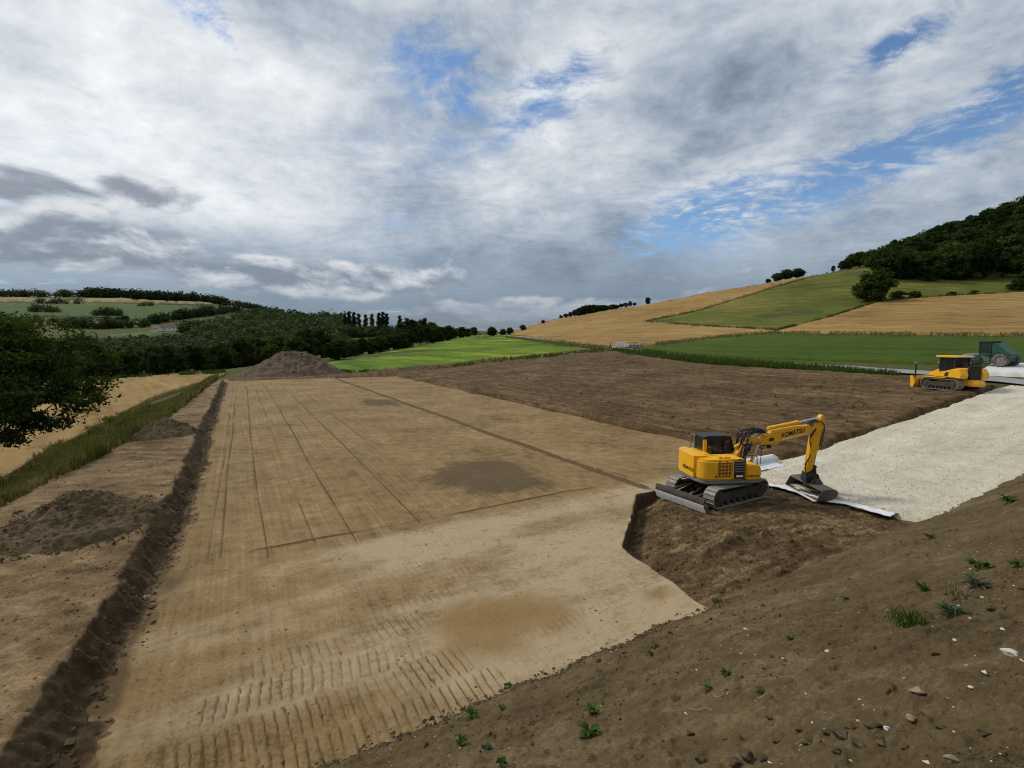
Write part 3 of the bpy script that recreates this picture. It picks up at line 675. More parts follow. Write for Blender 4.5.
# loose stones and clods
P = near_scatter(30000, -1.0, 1.5, 1.8, 40, emb_z, lambda u, v: (u < 8.2) & (u > -2), 3, lambda u, v: np.clip(.25 + 1.3 * fbm(u, v, .6, 3, 120), .06, 1))
r_ = np.random.default_rng(5); sz = np.clip(.006 + r_.exponential(.010, len(P)), .004, .06) * np.clip(np.hypot(P[:, 0], P[:, 1]) / 6, .8, 1.6)
tag(rocks('loose_soil', P, sz, M['clod'], .7), 'brown crumbs and clods strewn over the near embankment', 'soil')
P = near_scatter(450, -1.0, 1.5, 1.8, 35, emb_z, lambda u, v: (u < 8.2) & (u > -2), 6)
sz = np.clip(.004 + r_.exponential(.006, len(P)), .003, .03) * np.clip(np.hypot(P[:, 0], P[:, 1]) / 6, .7, 1.4)
tag(rocks('pebbles', P + (0, 0, .008), sz, M['stone'], .6), 'small pale pebbles scattered over the near embankment', 'pebbles')
P = scatter_uv(9000, 7.0, 8.2, -3, 11, lambda u, v: np.maximum(pad_fields(u, v)[0], emb_z(u, v)), lambda u, v: np.exp(-((u - 7.45) / .18) ** 2), 7)
tag(rocks('toe_crumbs', P, np.clip(.010 + r_.exponential(.014, len(P)), .01, .06), M['clod'], .7), 'crumbled soil along the foot of the near embankment', 'soil')
P = scatter_uv(4500, 8, 15.3, 10.2, 22, dig_z, None, 8)
tag(rocks('dug_clods', P, np.clip(.015 + r_.exponential(.025, len(P)), .01, .11), M['dig'], .7), 'dark dug clods lying in the excavated corner', 'soil')
P = scatter_uv(7000, 5, 60, -2.9, -1.3, lambda u, v: np.maximum(berm_z(u, v), 0), lambda u, v: np.exp(-((v + 2.2 + .45 * (1 - sst(u, 8, 24))) / .33) ** 2) * np.clip(26 / (u + 8), 0, 1), 9)
tag(rocks('trench_crumbs', P, np.clip(.012 + r_.exponential(.022, len(P)), .01, .1), M['heap'], .7), 'dark crumbs fallen along the cut edge of the left bank', 'soil')
P = scatter_uv(7000, 6, 60, -8, -3, berm_z, lambda u, v: np.clip(26 / (u + 8), 0, 1), 10)
tag(rocks('bank_crumbs', P, np.clip(.008 + r_.exponential(.014, len(P)), .01, .06), M['berm'], .7), 'dry crumbs strewn on top of the left bank', 'soil')
P = scatter_uv(26000, 7.2, 15.2, 20.6, 62, gravel_z, lambda u, v: np.clip(1.15 - (v - 20.6) / 42, .15, 1), 11); P = P[P[:, 2] > -.02]
tag(rocks('crushed_stone', P, np.clip(.018 + r_.exponential(.014, len(P)), .015, .085), M['stone'], .75), 'crushed pale limestone spread over the new road', 'gravel')
P = near_scatter(9000, -.6, 1.2, 18, 110, dark_z, lambda u, v: (u > 15.6) & (u < 104) & (v > 27) & (v < vroadedge(u)), 12)
tag(rocks('field_clods', P, np.clip(.03 + r_.exponential(.05, len(P)), .02, .28), M['darkfield'], .7), 'brown clods over the stripped soil behind the digger', 'soil')

def heap(name, u0, v0, ru, rv, h, zf, mat, label, seed, tail=None, flat=0., peaks=None):
    n, m = 200, 120; th = np.linspace(0, 2 * np.pi, n, endpoint=False); rr = np.linspace(0, 1, m)
    R, T_ = np.meshgrid(rr, th, indexing='ij')
    u = u0 + R * np.cos(T_) * ru * 1.08; v = v0 + R * np.sin(T_) * rv * 1.08
    if tail: v = v + tail * R * np.maximum(np.sin(T_), 0) ** 2 * rv
    Rn = R + fbm(u, v, 1.1 / h, 3, seed + 5) * .10 * (R > .15)
    prof = np.clip(1 - np.maximum(Rn - flat, 0) / (1 - flat), 0, 1); prof = prof ** 1.05
    z = h * prof + fbm(u, v, 1.2 / h, 5, seed, .55) * h * .16 * sst(1 - R, 0, .3) + clods(u, v, 4. / h, seed + 9) * h * .06 * sst(1 - R, 0, .25) + clods(u, v, 10. / h, seed + 11) * h * .07 + fbm(u, v, 9. / h, 3, seed + 13) * h * .04 * sst(1 - R, 0, .25) * sst(1 - R, 0, .25)
    z = z + zf(u, v) - .12 * sst(R, .82, 1)
    x, y = xy(u, v); V = np.stack([x.ravel(), y.ravel(), z.ravel()], 1)
    F = np.array([(i * n + j, i * n + (j + 1) % n, (i + 1) * n + (j + 1) % n, (i + 1) * n + j) for i in range(m - 1) for j in range(n)])[:, ::-1]
    c = V[0].copy(); c[2] = float(zf(np.array([u0]), np.array([v0]))[0]); me = fastmesh(name, V - c, F); o = link(name, me, mat); o.location = c
    tag(o, label, 'soil heap'); return o
heap('soil_heap', 20.3, -4.9, 2.4, 1.9, 1.22, berm_z, M['heap'], 'dark stony topsoil heap nearest the camera on the left bank', 130, .35)
heap('soil_heap', 38.5, -4.6, 1.9, 1.7, 1.1, berm_z, M['heap'], 'small dark soil heap further along the left bank beside the tall grass', 140, .25)
heap('soil_heap', 113, 10.0, 9.5, 10.2, 4.6, lambda u, v: u * 0 + .1, M['bigheap'], 'large flat-topped brown soil mound past the far end of the pad', 150, 0, .30)
P = scatter_uv(900, 17.6, 23, -7, -2.6, lambda u, v: berm_z(u, v) + 1.18 * np.clip(1 - np.hypot((u - 20.3) / 2.6, (v + 4.9) / 2.1), 0, 1) + .03, None, 14)
tag(rocks('heap_stones', P, np.clip(.02 + r_.exponential(.02, len(P)), .015, .1), M['heap'], .7), 'clods and stones lying on the nearest soil heap', 'soil')
# ------------------------------------------------------------------ vegetation
ORD = 'leftmost,second,third,fourth,fifth,sixth,seventh,eighth,ninth,tenth,eleventh,twelfth,thirteenth,fourteenth,fifteenth,sixteenth,seventeenth,eighteenth,nineteenth,twentieth,twenty-first,twenty-second,twenty-third,twenty-fourth,twenty-fifth'.split(',')
def nth(i): return ORD[i] + ('' if i == 0 else ' from the left')
def leafquads(P, Nrm, size, r, asp=.6):
    """one small bent-free leaf face per point"""
    n = len(P); a = r.normal(size=(n, 3)); t = np.cross(Nrm, a); t /= np.linalg.norm(t, axis=1)[:, None] + 1e-9
    b = np.cross(Nrm, t); s = np.asarray(size).reshape(-1, 1)
    V = np.stack([P - t * s, P - b * s * asp, P + t * s, P + b * s * asp], 1)
    return V.reshape(-1, 3), np.arange(n * 4).reshape(-1, 4)
def crown(seed, h, rx, z0, ncl, nleaf, ls, cone=0., clr=.30):
    r = np.random.default_rng(seed); d = r.normal(size=(ncl, 3)); d /= np.linalg.norm(d, axis=1)[:, None]
    q = d * (r.uniform(.25, 1., ncl) ** .5)[:, None]
    rz = (h - z0) / 2; wob = 1 + .22 * np.sin(np.arctan2(q[:, 1], q[:, 0]) * 3 + seed)
    C = np.stack([q[:, 0] * rx * .8 * wob, q[:, 1] * rx * .8 * wob, z0 + rz + q[:, 2] * rz * .82], 1)
    if cone: k = np.clip((C[:, 2] - z0) / (h - z0), 0, 1); C[:, :2] *= (1 - cone * k)[:, None]
    cr = rx * clr * r.uniform(.6, 1.3, ncl)
    e = r.normal(size=(ncl, nleaf, 3)); e /= np.linalg.norm(e, axis=2)[..., None]
    rad = r.uniform(.45, 1.12, (ncl, nleaf, 1)); P = C[:, None] + e * rad * cr[:, None, None] * (1, 1, .75)
    N = e + r.normal(size=e.shape) * .55 + (0, 0, .35); N /= np.linalg.norm(N, axis=2)[..., None]
    P = P.reshape(-1, 3); N = N.reshape(-1, 3)
    V, F = leafquads(P, N, ls * r.uniform(.55, 1.25, len(P)), r)
    return V, F, C
def tubes(paths, nseg=7):
    Vs, Fs, o = [], [], 0
    for pts, rad in paths:
        pts = np.asarray(pts, float); T_ = np.gradient(pts, axis=0); T_ /= np.linalg.norm(T_, axis=1)[:, None] + 1e-9
        ref = np.array([0, 0, 1.]) if abs(T_[0, 2]) < .9 else np.array([1., 0, 0])
        for i in range(len(pts)):
            a = np.cross(T_[i], ref); a /= np.linalg.norm(a) + 1e-9; b = np.cross(T_[i], a)
            th = np.linspace(0, 2 * np.pi, nseg, endpoint=False)
            Vs.append(pts[i] + rad[i] * (np.cos(th)[:, None] * a + np.sin(th)[:, None] * b))
        for i in range(len(pts) - 1):
            for j in range(nseg): Fs.append((o + i * nseg + j, o + i * nseg + (j + 1) % nseg, o + (i + 1) * nseg + (j + 1) % nseg, o + (i + 1) * nseg + j))
        o += len(pts) * nseg
    return np.concatenate(Vs), np.array(Fs)
def trunk_mesh(name, h, r0, C, nl, seed):
    r = np.random.default_rng(seed); paths = []
    top = h * .82; zz = np.linspace(-.4, top, 7); wob = np.cumsum(r.normal(0, h * .008, (7, 2)), 0); wob[0] = 0
    tr = np.column_stack([wob, zz]); paths.append((tr, np.linspace(r0, r0 * .18, 7) * (1 + .5 * np.exp(-np.arange(7) * 2.))))
    idx = r.choice(len(C), min(nl, len(C)), False)
    for i in idx:
        c = C[i]; t = np.clip((c[2] - h * .1) / top * .62, .18, .9); s = np.array([np.interp(t * top, zz, tr[:, k]) for k in range(3)])
        m = (s + c) / 2 + (0, 0, -.06 * h * r.uniform(-.3, 1)); tt = np.linspace(0, 1, 5)[:, None]
        paths.append(((1 - tt) ** 2 * s + 2 * tt * (1 - tt) * m + tt ** 2 * c, np.linspace(r0 * .42 * (1 - t * .6), r0 * .07, 5)))
    V, F = tubes(paths, 6); return fastmesh(name, V, F)
PROTO = []
for k, (h, rx, z0, ncl, nl, ls, cone, mt) in enumerate([(15, 5.2, -.6, 85, 80, .46, 0, 'leaf'), (17, 5.0, -.6, 62, 80, .42, .25, 'leafdark'), (13, 5.8, -.8, 95, 80, .48, 0, 'leaf'), (18, 4.6, -.5, 62, 80, .42, .35, 'leafdark'), (16, 6.2, -.6, 66, 80, .45, .1, 'leaf')]):
    V, F, C = crown(200 + k, h, rx, z0, ncl, nl, ls, cone)
    cm = fastmesh('crown', V, F, False); cm.materials.append(M[mt]); tm = trunk_mesh('trunk', h, .32, C, 9, 300 + k); tm.materials.append(M['bark'])
    PROTO.append((h, tm, cm))
V, F, C = crown(220, 17, 1.9, .8, 30, 50, .42, .55, .5); cm = fastmesh('crown', V, F, False); cm.materials.append(M['leafdark'])
tm = trunk_mesh('trunk', 17, .28, C, 6, 320); tm.materials.append(M['bark']); POPLAR = (17, tm, cm)
V, F, C = crown(230, 16, 3.4, .6, 40, 50, .4, .85, .33); cm = fastmesh('crown', V, F, False); cm.materials.append(M['leafdark'])
tm = trunk_mesh('trunk', 16, .28, C, 6, 330); tm.materials.append(M['bark']); CONIFER = (16, tm, cm)
V, F, C = crown(240, 3.0, 1.7, .1, 26, 60, .20, 0, .4); cm = fastmesh('crown', V, F, False); cm.materials.append(M['leaf'])
tm = trunk_mesh('trunk', 3, .07, C, 7, 340); tm.materials.append(M['bark']); SHRUB = (3., tm, cm)
def tree(x, y, h, label, group=None, proto=None, name='tree', wide=1., z=None, cat='tree'):
    ph, tm, cm = proto or PROTO[random.randrange(5)]
    e = bpy.data.objects.new(name, None); COL.objects.link(e)
    e.location = (x, y, (float(zter(np.array([x]), np.array([y]))[0]) if z is None else z) - .15); s = h / ph
    e.scale = (s * wide, s * wide, s); e.rotation_euler = (0, 0, random.uniform(0, 6.28)); e.empty_display_size = .5
    t = bpy.data.objects.new('trunk', tm); c = bpy.data.objects.new('crown', cm)
    for o in (t, c): COL.objects.link(o); o.parent = e
    tag(e, label, cat, group); return e
def tree_px(px, ybase, ytop, label, group=None, proto=None, name='tree', wide=1., d=None, cat='tree'):
    if d is None: x, y, z = ground_at(px, ybase)
    else: a, _ = pixdir(px, ybase); x, y = float(a) * d, d; z = float(zter(np.array([x]), np.array([y]))[0])
    _, e = pixdir(px, ytop); h = CAMH + float(e) * y - z
    return tree(x, y, max(h, 1.), label, group, proto, name, wide, cat=cat)
# valley wood, front rows as single trees
lab = 'dark broadleaf tree in the valley wood below the left wheat field'; grp = 'trees of the valley wood'
for d, sp, hh in ((184, 9.5, 13), (200, 10, 14.5), (222, 11, 15.5), (250, 12, 17)):
    a0, a1 = pixdir(-30, 344)[0], pixdir(326 if d > 190 else 300, 344)[0]; x = a0 * d
    while x < a1 * d:
        xx = x + random.uniform(-3, 3); dd = d + random.uniform(-6, 6)
        if xx / dd > -.62 or d > 180: tree(xx, dd, hh * random.uniform(.72, 1.18), lab, grp, wide=random.uniform(.9, 1.3), name='wood_tree')
        x += sp
# trees behind the bright meadow
lab = 'dark tree in the belt along the upper edge of the bright meadow'; grp = 'tree belt behind the meadow'
for kk, (px, yb, yt) in enumerate([(330, 361, 338), (338, 360, 335), (346, 358, 339), (354, 356.5, 337), (362, 355.5, 334), (371, 354, 335), (380, 352.5, 334), (389, 351, 333), (398, 349.5, 330), (406, 348, 326), (413, 346.5, 323), (420, 345, 325), (427, 344, 322), (434, 342.7, 324), (441, 341.5, 325), (448, 340.2, 324), (455, 339, 326), (462, 337.8, 325), (468, 336.8, 327), (474, 335.8, 326)]):
    tree_px(px, yb, yt, 'dark tree in the belt above the bright meadow, ' + nth(kk), grp, wide=1.25, name='belt_tree')
for k, (px, yt) in enumerate([(402, 318), (410, 314), (416, 317), (424, 316), (431, 320)]):
    tree_px(px, 340, yt, 'tall dark tree rising behind the meadow belt beside the poplars, ' + nth(k), 'tall trees above the meadow belt', d=430 + k * 9, wide=1.2, name='belt_tree')
for k, (px, yt) in enumerate([(345, 310), (349.5, 307.5), (354, 308.5), (359, 310), (366, 311), (372, 310.5), (379, 309), (383, 308), (387, 310), (400, 312)]):
    tree_px(px, 330, yt, 'slender poplar on the skyline of the far wood, ' + nth(k), 'poplars on the skyline', POPLAR, 'poplar_tree', d=640 + (k % 3) * 12)
# skyline trees left of the wheat hill
for px, yb, yt, l in [(492, 333, 325.5, 'small round tree on the skyline right of the meadow'), (503, 333, 328, 'tiny bush on the skyline beside the country lane'), (510, 331.5, 326.5, 'smaller skyline tree at the low end of the wheat hill'), (523, 328.5, 324, 'skyline bush second from the low end of the wheat hill'), (543, 323, 319.5, 'lone low bush on the crest of the wheat hill')]:
    tree_px(px, yb, yt, l, None, PROTO[2], 'skyline_tree', 1.2, d=360)
lab = 'dark tree in the row behind the crest of the wheat hill'; grp = 'tree row behind the wheat crest'
for kk, px in enumerate(np.arange(561, 638, 4.6)):
    yt = float(np.interp(px, [561, 570, 584, 598, 610, 620, 632, 638], [315, 311, 305, 304, 304.5, 302.5, 300.5, 302])) + random.uniform(-1, 1.2)
    tree_px(px, 318 - (px - 560) * .16, yt, 'dark tree in the row behind the wheat hill crest, ' + nth(kk), grp, d=372, wide=1.5 + .6 * (px > 600), name='crest_tree')
tree_px(648, 304, 296, 'single tree standing apart on the crest of the wheat hill', None, PROTO[0], 'crest_tree', 1.1, d=365)
for px, yt, l in [(768, 278, 'leftmost bushy tree of the clump on the pasture crest'), (777, 272, 'middle tree of the clump on the pasture crest'), (787, 268, 'tallest tree of the clump on the pasture crest'), (798, 267, 'right-hand tree of the clump on the pasture crest')]:
    tree_px(px, 284 - (px - 768) * .2, yt, l, None, PROTO[2], 'crest_tree', 1.35, d=325)
# hillside wood on the right
lab = 'dark tree of the dense wood on the right hillside'; grp = 'trees of the right hillside wood'
FT = lambda px: np.interp(px, [812, 822, 850, 872, 895, 915, 935, 960, 985, 1024, 1120, 1300], [277, 271, 252, 249, 238, 232, 222, 212, 204, 186, 172, 160])
for px in np.arange(818, 880, 8.5):
    tree_px(px + random.uniform(-2, 2), 272, FT(px) + random.uniform(0, 4), lab, grp, d=318 + random.uniform(-8, 10), wide=1.3, name='hill_tree')
for d in (250, 262, 280, 300, 322, 346, 372, 398, 425):
    lo = 885 if d < 300 else (868 if d < 330 else 845)
    a0, a1 = pixdir(lo, 300)[0], pixdir(1130, 300)[0]; x = a0 * d
    while x < a1 * d:
        xx, dd = x + random.uniform(-3, 3), d + random.uniform(-6, 6)
        zz = float(zter(np.array([xx]), np.array([dd]))[0]); ppx = 512 + FPX * xx / dd
        hmax = CAMH + float(pixdir(ppx, float(FT(ppx)))[1]) * dd - zz; h = min(random.uniform(13, 21), hmax + random.uniform(-1, 1.5))
        if h > 6: tree(xx, dd, h, lab, grp, wide=random.uniform(1., 1.35), name='hill_tree', proto=CONIFER if random.random() < .07 else None)
        x += 9.5
for kk, (px, yt) in enumerate([(893, 234), (899, 236), (935, 219)]):
    tree_px(px, 262, yt, 'dark pointed conifer rising from the right hillside wood, ' + nth(kk), 'conifers of the right hillside wood', CONIFER, 'conifer_tree', d=330)
tree_px(873, 302, 268, 'big round dark tree alone between the pasture and the wheat', None, PROTO[2], 'round_tree', 1.15)
for px, yb, yt, l in [(897, 299.5, 290, 'left one of two low shrubs beside the big round tree'), (914, 298.5, 290.5, 'right one of two low shrubs beside the big round tree'), (952, 296, 291, 'tiny shrub on the field margin under the hillside wood'), (974, 294.5, 289.5, 'small upright shrub on the field margin under the hillside wood')]:
    tree_px(px, yb, yt, l, None, SHRUB, 'shrub', 1.5, cat='shrub')
tree_px(1018, 291, 277, 'bush at the right picture edge beside the upper wheat field', None, PROTO[2], 'round_tree', 1.3, cat='bush')
# far woods and hedges that read as one mass
def mass(name, px, py, hpx, label, seed, nq=150, kind='stuff', d=None, mat='leaffar'):
    r = np.random.default_rng(seed); px = np.asarray(px, float); n = len(px)
    if d is None: x, y = hits(px, py)
    else: a, _ = pixdir(px, py); x, y = a * d, np.asarray(d, float)
    z = zter(x, y); h = np.asarray(hpx) * y / FPX; w = h * .62
    e = r.normal(size=(n, nq, 3)); e /= np.linalg.norm(e, axis=2)[..., None]; lump = 1 + .3 * np.sin(e[..., 0] * 5 + r.uniform(0, 6, (n, 1))) * np.cos(e[..., 2] * 4 + r.uniform(0, 6, (n, 1)))
    P = e * (r.uniform(.6, 1.05, (n, nq)) * lump)[..., None] * np.stack([w, w, h * .55], -1)[:, None] + np.stack([x, y, z + h * .48], -1)[:, None]
    N = e + r.normal(size=e.shape) * .4 + (0, 0, .3); N /= np.linalg.norm(N, axis=2)[..., None]
    V, F = leafquads(P.reshape(-1, 3), N.reshape(-1, 3), (h[:, None] * .115 * r.uniform(.6, 1.3, (n, nq))).ravel(), r, .75)
    o = link(name, fastmesh(name, V, F, False), M[mat], None, kind); o['label'] = label; o['category'] = 'wood'; return o
px = np.random.default_rng(55).uniform(880, 1120, 260); mass('wood_understorey', px, np.random.default_rng(56).uniform(240, 281, 260) - (px - 880) * .05, 13 + 0 * px, 'dark undergrowth filling the right hillside wood', 57, 110, mat='leafdark')
r_ = np.random.default_rng(77)
def band(n, x0, x1, top, bot, seed):
    r = np.random.default_rng(seed); px = r.uniform(x0, x1, n); t = r.uniform(0, 1, n); return px, top(px) + (bot(px) - top(px)) * t
I = lambda xs, ys: (lambda q: np.interp(q, xs, ys))
px, py = band(1100, -40, 345, I([-40, 60, 100, 150, 175, 200, 230, 262, 300, 345], [351, 352, 351, 349, 346, 340, 330, 320, 325, 326]), I([-40, 345], [372, 352]), 1)
mass('valley_wood', px, py, 11 + r_.uniform(-3, 4, len(px)), 'dense dark wood filling the valley beyond the wheat field', 2, 160)
px, py = band(260, 235, 348, I([235, 262, 300, 348], [322, 317, 325, 327]), I([235, 348], [335, 335]), 3)
mass('slope_wood', px, py, 9 + r_.uniform(-2, 3, len(px)), 'dark wood climbing the slope behind the large soil mound', 4, 140)
px = r_.uniform(340, 420, 70); mass('skyline_wood', px, 331 + 0 * px, 9 + r_.uniform(-2, 3, 70), 'dark wood under the row of skyline poplars', 5, 140, d=620 + r_.uniform(0, 60, 70))
px = r_.uniform(-40, 72, 70); mass('ridge_wood', px, 298.6 + 0 * px, 6.5 + r_.uniform(-2, 1.5, 70), 'wooded strip on the far left ridge', 6, 100, d=1380 + r_.uniform(0, 60, 70))
px = r_.uniform(78, 275, 190); mass('ridge_wood', px, np.interp(px, [78, 140, 200, 275], [297.5, 298, 302.5, 311.5]), np.interp(px, [78, 95, 200, 275], [6, 8.5, 8, 4]) + r_.uniform(-1.5, 1.5, 190), 'long wooded strip along the top of the far hill', 7, 100, d=1330 + r_.uniform(0, 60, 190))
def hedge(pts, n, h, seed, label):
    r = np.random.default_rng(seed); t = np.sort(r.uniform(0, len(pts) - 1, n)); P = np.array(pts, float)
    x = np.interp(t, range(len(P)), P[:, 0]); y = np.interp(t, range(len(P)), P[:, 1]) + r.uniform(-.5, .5, n)
    mass('hedge', x, y, h * r.uniform(.5, 1.4, n), label, seed + 1, 120)
hedge([(60, 327), (100, 328.5), (148, 327)], 60, 7, 20, 'broad dark hedge left of the white farmhouse')
hedge([(150, 324), (185, 319), (240, 312)], 60, 8, 22, 'dark hedge climbing the far slope right of the farmhouse')
hedge([(182, 333), (200, 333), (225, 326)], 60, 9, 36, 'thick tree belt right of the white farmhouse')
hedge([(95, 316), (122, 316)], 14, 7, 24, 'short hedge in the middle of the far pasture')
hedge([(28, 312), (66, 313)], 10, 6, 26, 'sparse line of field trees on the far pasture at left')
hedge([(20, 322), (70, 322), (130, 320)], 40, 4, 28, 'thin field hedge crossing the lower far pasture')
hedge([(35, 304), (62, 304), (85, 304)], 9, 5, 30, 'scattered trees on the upper far pasture')
hedge([(135, 306), (160, 306)], 5, 4, 32, 'few bushes in the far stubble field')
hedge([(255, 314), (300, 320), (345, 324)], 40, 7, 34, 'dark line of trees on the far slope above the mound')

# the near tree at the left edge
def near_tree():
    D = 29.; a, _ = pixdir(-22, 400); x, y = float(a) * D, D; z = float(zground(np.array([x]), np.array([y]))[0]); h = 13.2
    e = bpy.data.objects.new('oak_tree', None); COL.objects.link(e); e.location = (x, y, z)
    r = np.random.default_rng(401); n = 420; d = r.normal(size=(n, 3)); d /= np.linalg.norm(d, axis=1)[:, None]
    q = d * (r.uniform(.1, 1, n) ** .45)[:, None]; ang = np.arctan2(q[:, 1], q[:, 0])
    wob = 1 + .09 * np.sin(ang * 3 + .6) + .06 * np.sin(ang * 7)
    C = np.stack([q[:, 0] * 6.1 * wob, q[:, 1] * 6.1 * wob, 8.1 + q[:, 2] * 4.3], 1)
    hang = np.hypot(C[:, 0], C[:, 1]) > 3.6; C[hang, 2] -= .30 * (np.hypot(C[hang, 0], C[hang, 1]) - 3.6) ** 1.3 * (C[hang, 2] < 8.5)
    C[:, 2] = np.maximum(C[:, 2], 3.2); C = C[(fbm(C[:, 0] + C[:, 2] * .7, C[:, 1] - C[:, 2] * .9, .45, 2, 410) > -.26) | (np.hypot(C[:, 0], C[:, 1]) < 2.6)]; n = len(C)
    nl = 220; cr = r.uniform(.55, 1.05, n); g = r.normal(size=(n, nl, 3)); g /= np.linalg.norm(g, axis=2)[..., None]
    P = C[:, None] + g * (r.uniform(.15, 1.15, (n, nl, 1)) * cr[:, None, None]) * (1.15, 1.15, .62)
    N = g * .6 + r.normal(size=g.shape) * .6 + (0, 0, .5); N /= np.linalg.norm(N, axis=2)[..., None]
    V, F = leafquads(P.reshape(-1, 3), N.reshape(-1, 3), .125 * r.uniform(.5, 1.3, n * nl), r, .55)
    link('crown', fastmesh('crown', V, F, False), M['leafnear'], e)
    link('trunk', trunk_mesh('trunk', h, .34, C[(np.hypot(C[:, 0], C[:, 1]) < 4.2) & (C[:, 2] > 6.2)], 40, 402), M['bark'], e)
    tag(e, 'big dark leafy tree cut off by the left picture edge', 'tree')
near_tree()
# grass on the outer side of the left bank and along the lane
def blades(name, P, h, w, mat, label, seed, lean=.35, cat='grass', kind='stuff', parent=None):
    r = np.random.default_rng(seed); n = len(P); th = r.uniform(0, 6.28, n); dx, dy = np.cos(th), np.sin(th); h = np.asarray(h) * np.ones(n); w = np.asarray(w) * np.ones(n)
    ph = r.uniform(0, 6.28, n); l = h * lean * r.uniform(.3, 1.3, n)
    s = np.stack([dx, dy, 0 * dx], -1) * w[:, None]; q = np.stack([np.cos(ph), np.sin(ph), 0 * ph], -1) * l[:, None]; up = np.array([0, 0, 1.])
    V = np.stack([P - s, P + s, P + s * .8 + q * .35 + up * h[:, None] * .6, P - s * .8 + q * .35 + up * h[:, None] * .6, P + q + up * h[:, None]], 1)
    F = np.array([(0, 1, 2), (0, 2, 3), (3, 2, 4)])[None] + np.arange(n)[:, None, None] * 5
    o = link(name, fastmesh(name, V.reshape(-1, 3), F.reshape(-1, 3), False), M[mat], parent, kind)
    if label: tag(o, label, cat)
    return o
r = np.random.default_rng(31); n = 80000; t = r.uniform(0, 1, n); u = 14 * (100 / 14.) ** t; vo = vouter(u)
vin = np.interp(u, [14, 57, 84, 100], [-17, -15.5, -15.5, -9]); f = r.uniform(0, 1, n); v = vo + .2 + (vin - vo - .2) * f
k = fbm(u, v, .25, 3, 160) + .62 - .12 * f > r.uniform(0, .6, n); u, v, f = u[k], v[k], f[k]; x, y = xy(u, v); z = np.maximum(berm_z(u, v), zground(x, y))
blades('tall_grass', np.stack([x, y, z], 1), (.35 + .75 * np.clip(fbm(u, v, .4, 2, 161) + .5, 0, 1)) * r.uniform(.5, 1.2, len(u)), np.clip(y * .0013, .02, .09), 'drygrass', 'tall rough grass between the left bank and the wheat', 33)
EDGE = [(612, 349.8), (640, 352.8), (670, 357), (720, 362.3), (770, 366.3), (820, 369.6), (880, 373.3), (908, 375.5)]
ex = np.array([p[0] for p in EDGE]); ey = np.array([p[1] for p in EDGE])
px = r.uniform(612, 900, 16000); dens = np.interp(px, [612, 760, 800, 900], [1, .9, .5, .12]); px = px[r.uniform(0, 1, len(px)) < dens]
py = np.interp(px, ex, ey) + r.uniform(-.5, 1, len(px)) * np.interp(px, [612, 640, 760, 900], [1.5, 4.0, 3.6, 1.2]); x, y = hits(px, py)
blades('verge_grass', np.stack([x, y, zter(x, y)], 1), r.uniform(.3, 1.0, len(px)) * np.interp(px, [612, 650, 780, 900], [.7, 1.15, 1., .6]), .05, 'weed', 'green grass bank between the lane and the brown soil', 35)
px = r.uniform(505, 612, 7000); py = np.interp(px, [505, 550, 582, 612], [336, 342, 346, 349.5]) + r.uniform(-1.8, 2.4, len(px)); py = np.where(np.abs(py - np.interp(px, [505, 520, 550, 582, 612], [335.2, 337.2, 341, 345, 348])) < .6, py + 2, py); x, y = hits(px, py)
blades('verge_grass', np.stack([x, y, zter(x, y)], 1), r.uniform(.3, 1.1, len(px)), .1, 'drygrass', 'rough grass and weeds lining the lane below the wheat hill', 36)
def margin(pts, n, h, mat, label, seed, spread=1.):
    r = np.random.default_rng(seed); t = r.uniform(0, len(pts) - 1, n); Pp = np.array(pts, float)
    px = np.interp(t, range(len(Pp)), Pp[:, 0]); py = np.interp(t, range(len(Pp)), Pp[:, 1]) + r.normal(0, .35, n) * spread
    k = fbm(px, py, .12, 3, seed) + .25 > r.uniform(-.2, .5, n); x, y = hits(px[k], py[k])
    blades('field_margin', np.stack([x, y, zter(x, y) + .1], 1), h * r.uniform(.4, 1.3, len(x)), .14, mat, label, seed + 1)
margin([(646, 322.2), (700, 326.9), (778, 331.5)], 1500, .9, 'weed', 'ragged grass margin along the lower edge of the pasture', 61)
margin([(779, 331.5), (830, 318.2), (880, 302.2), (930, 298.2), (1024, 292.8)], 2600, 1.1, 'drygrass', 'rough margin between the pasture and the right wheat field', 62)
margin([(655, 346), (720, 338.2), (777, 333.7), (900, 335.7), (1024, 337.2)], 3500, .9, 'drygrass', 'rough margin between the wheat and the green crop', 63)
margin([(646, 322), (700, 311), (770, 289.3), (815, 276.2)], 1600, .9, 'drygrass', 'ragged margin along the upper edge of the pasture', 64)
margin([(335, 372.5), (380, 373), (440, 368.4), (500, 360.7), (560, 355.7), (604, 350.7)], 4000, .6, 'weed', 'weedy margin between the bright meadow and the brown soil', 65, 2.)
margin([(60, 383), (100, 380), (180, 376), (226, 374)], 2500, 1.3, 'weed', 'scrubby margin at the far edge of the left wheat field', 66, 1.5)
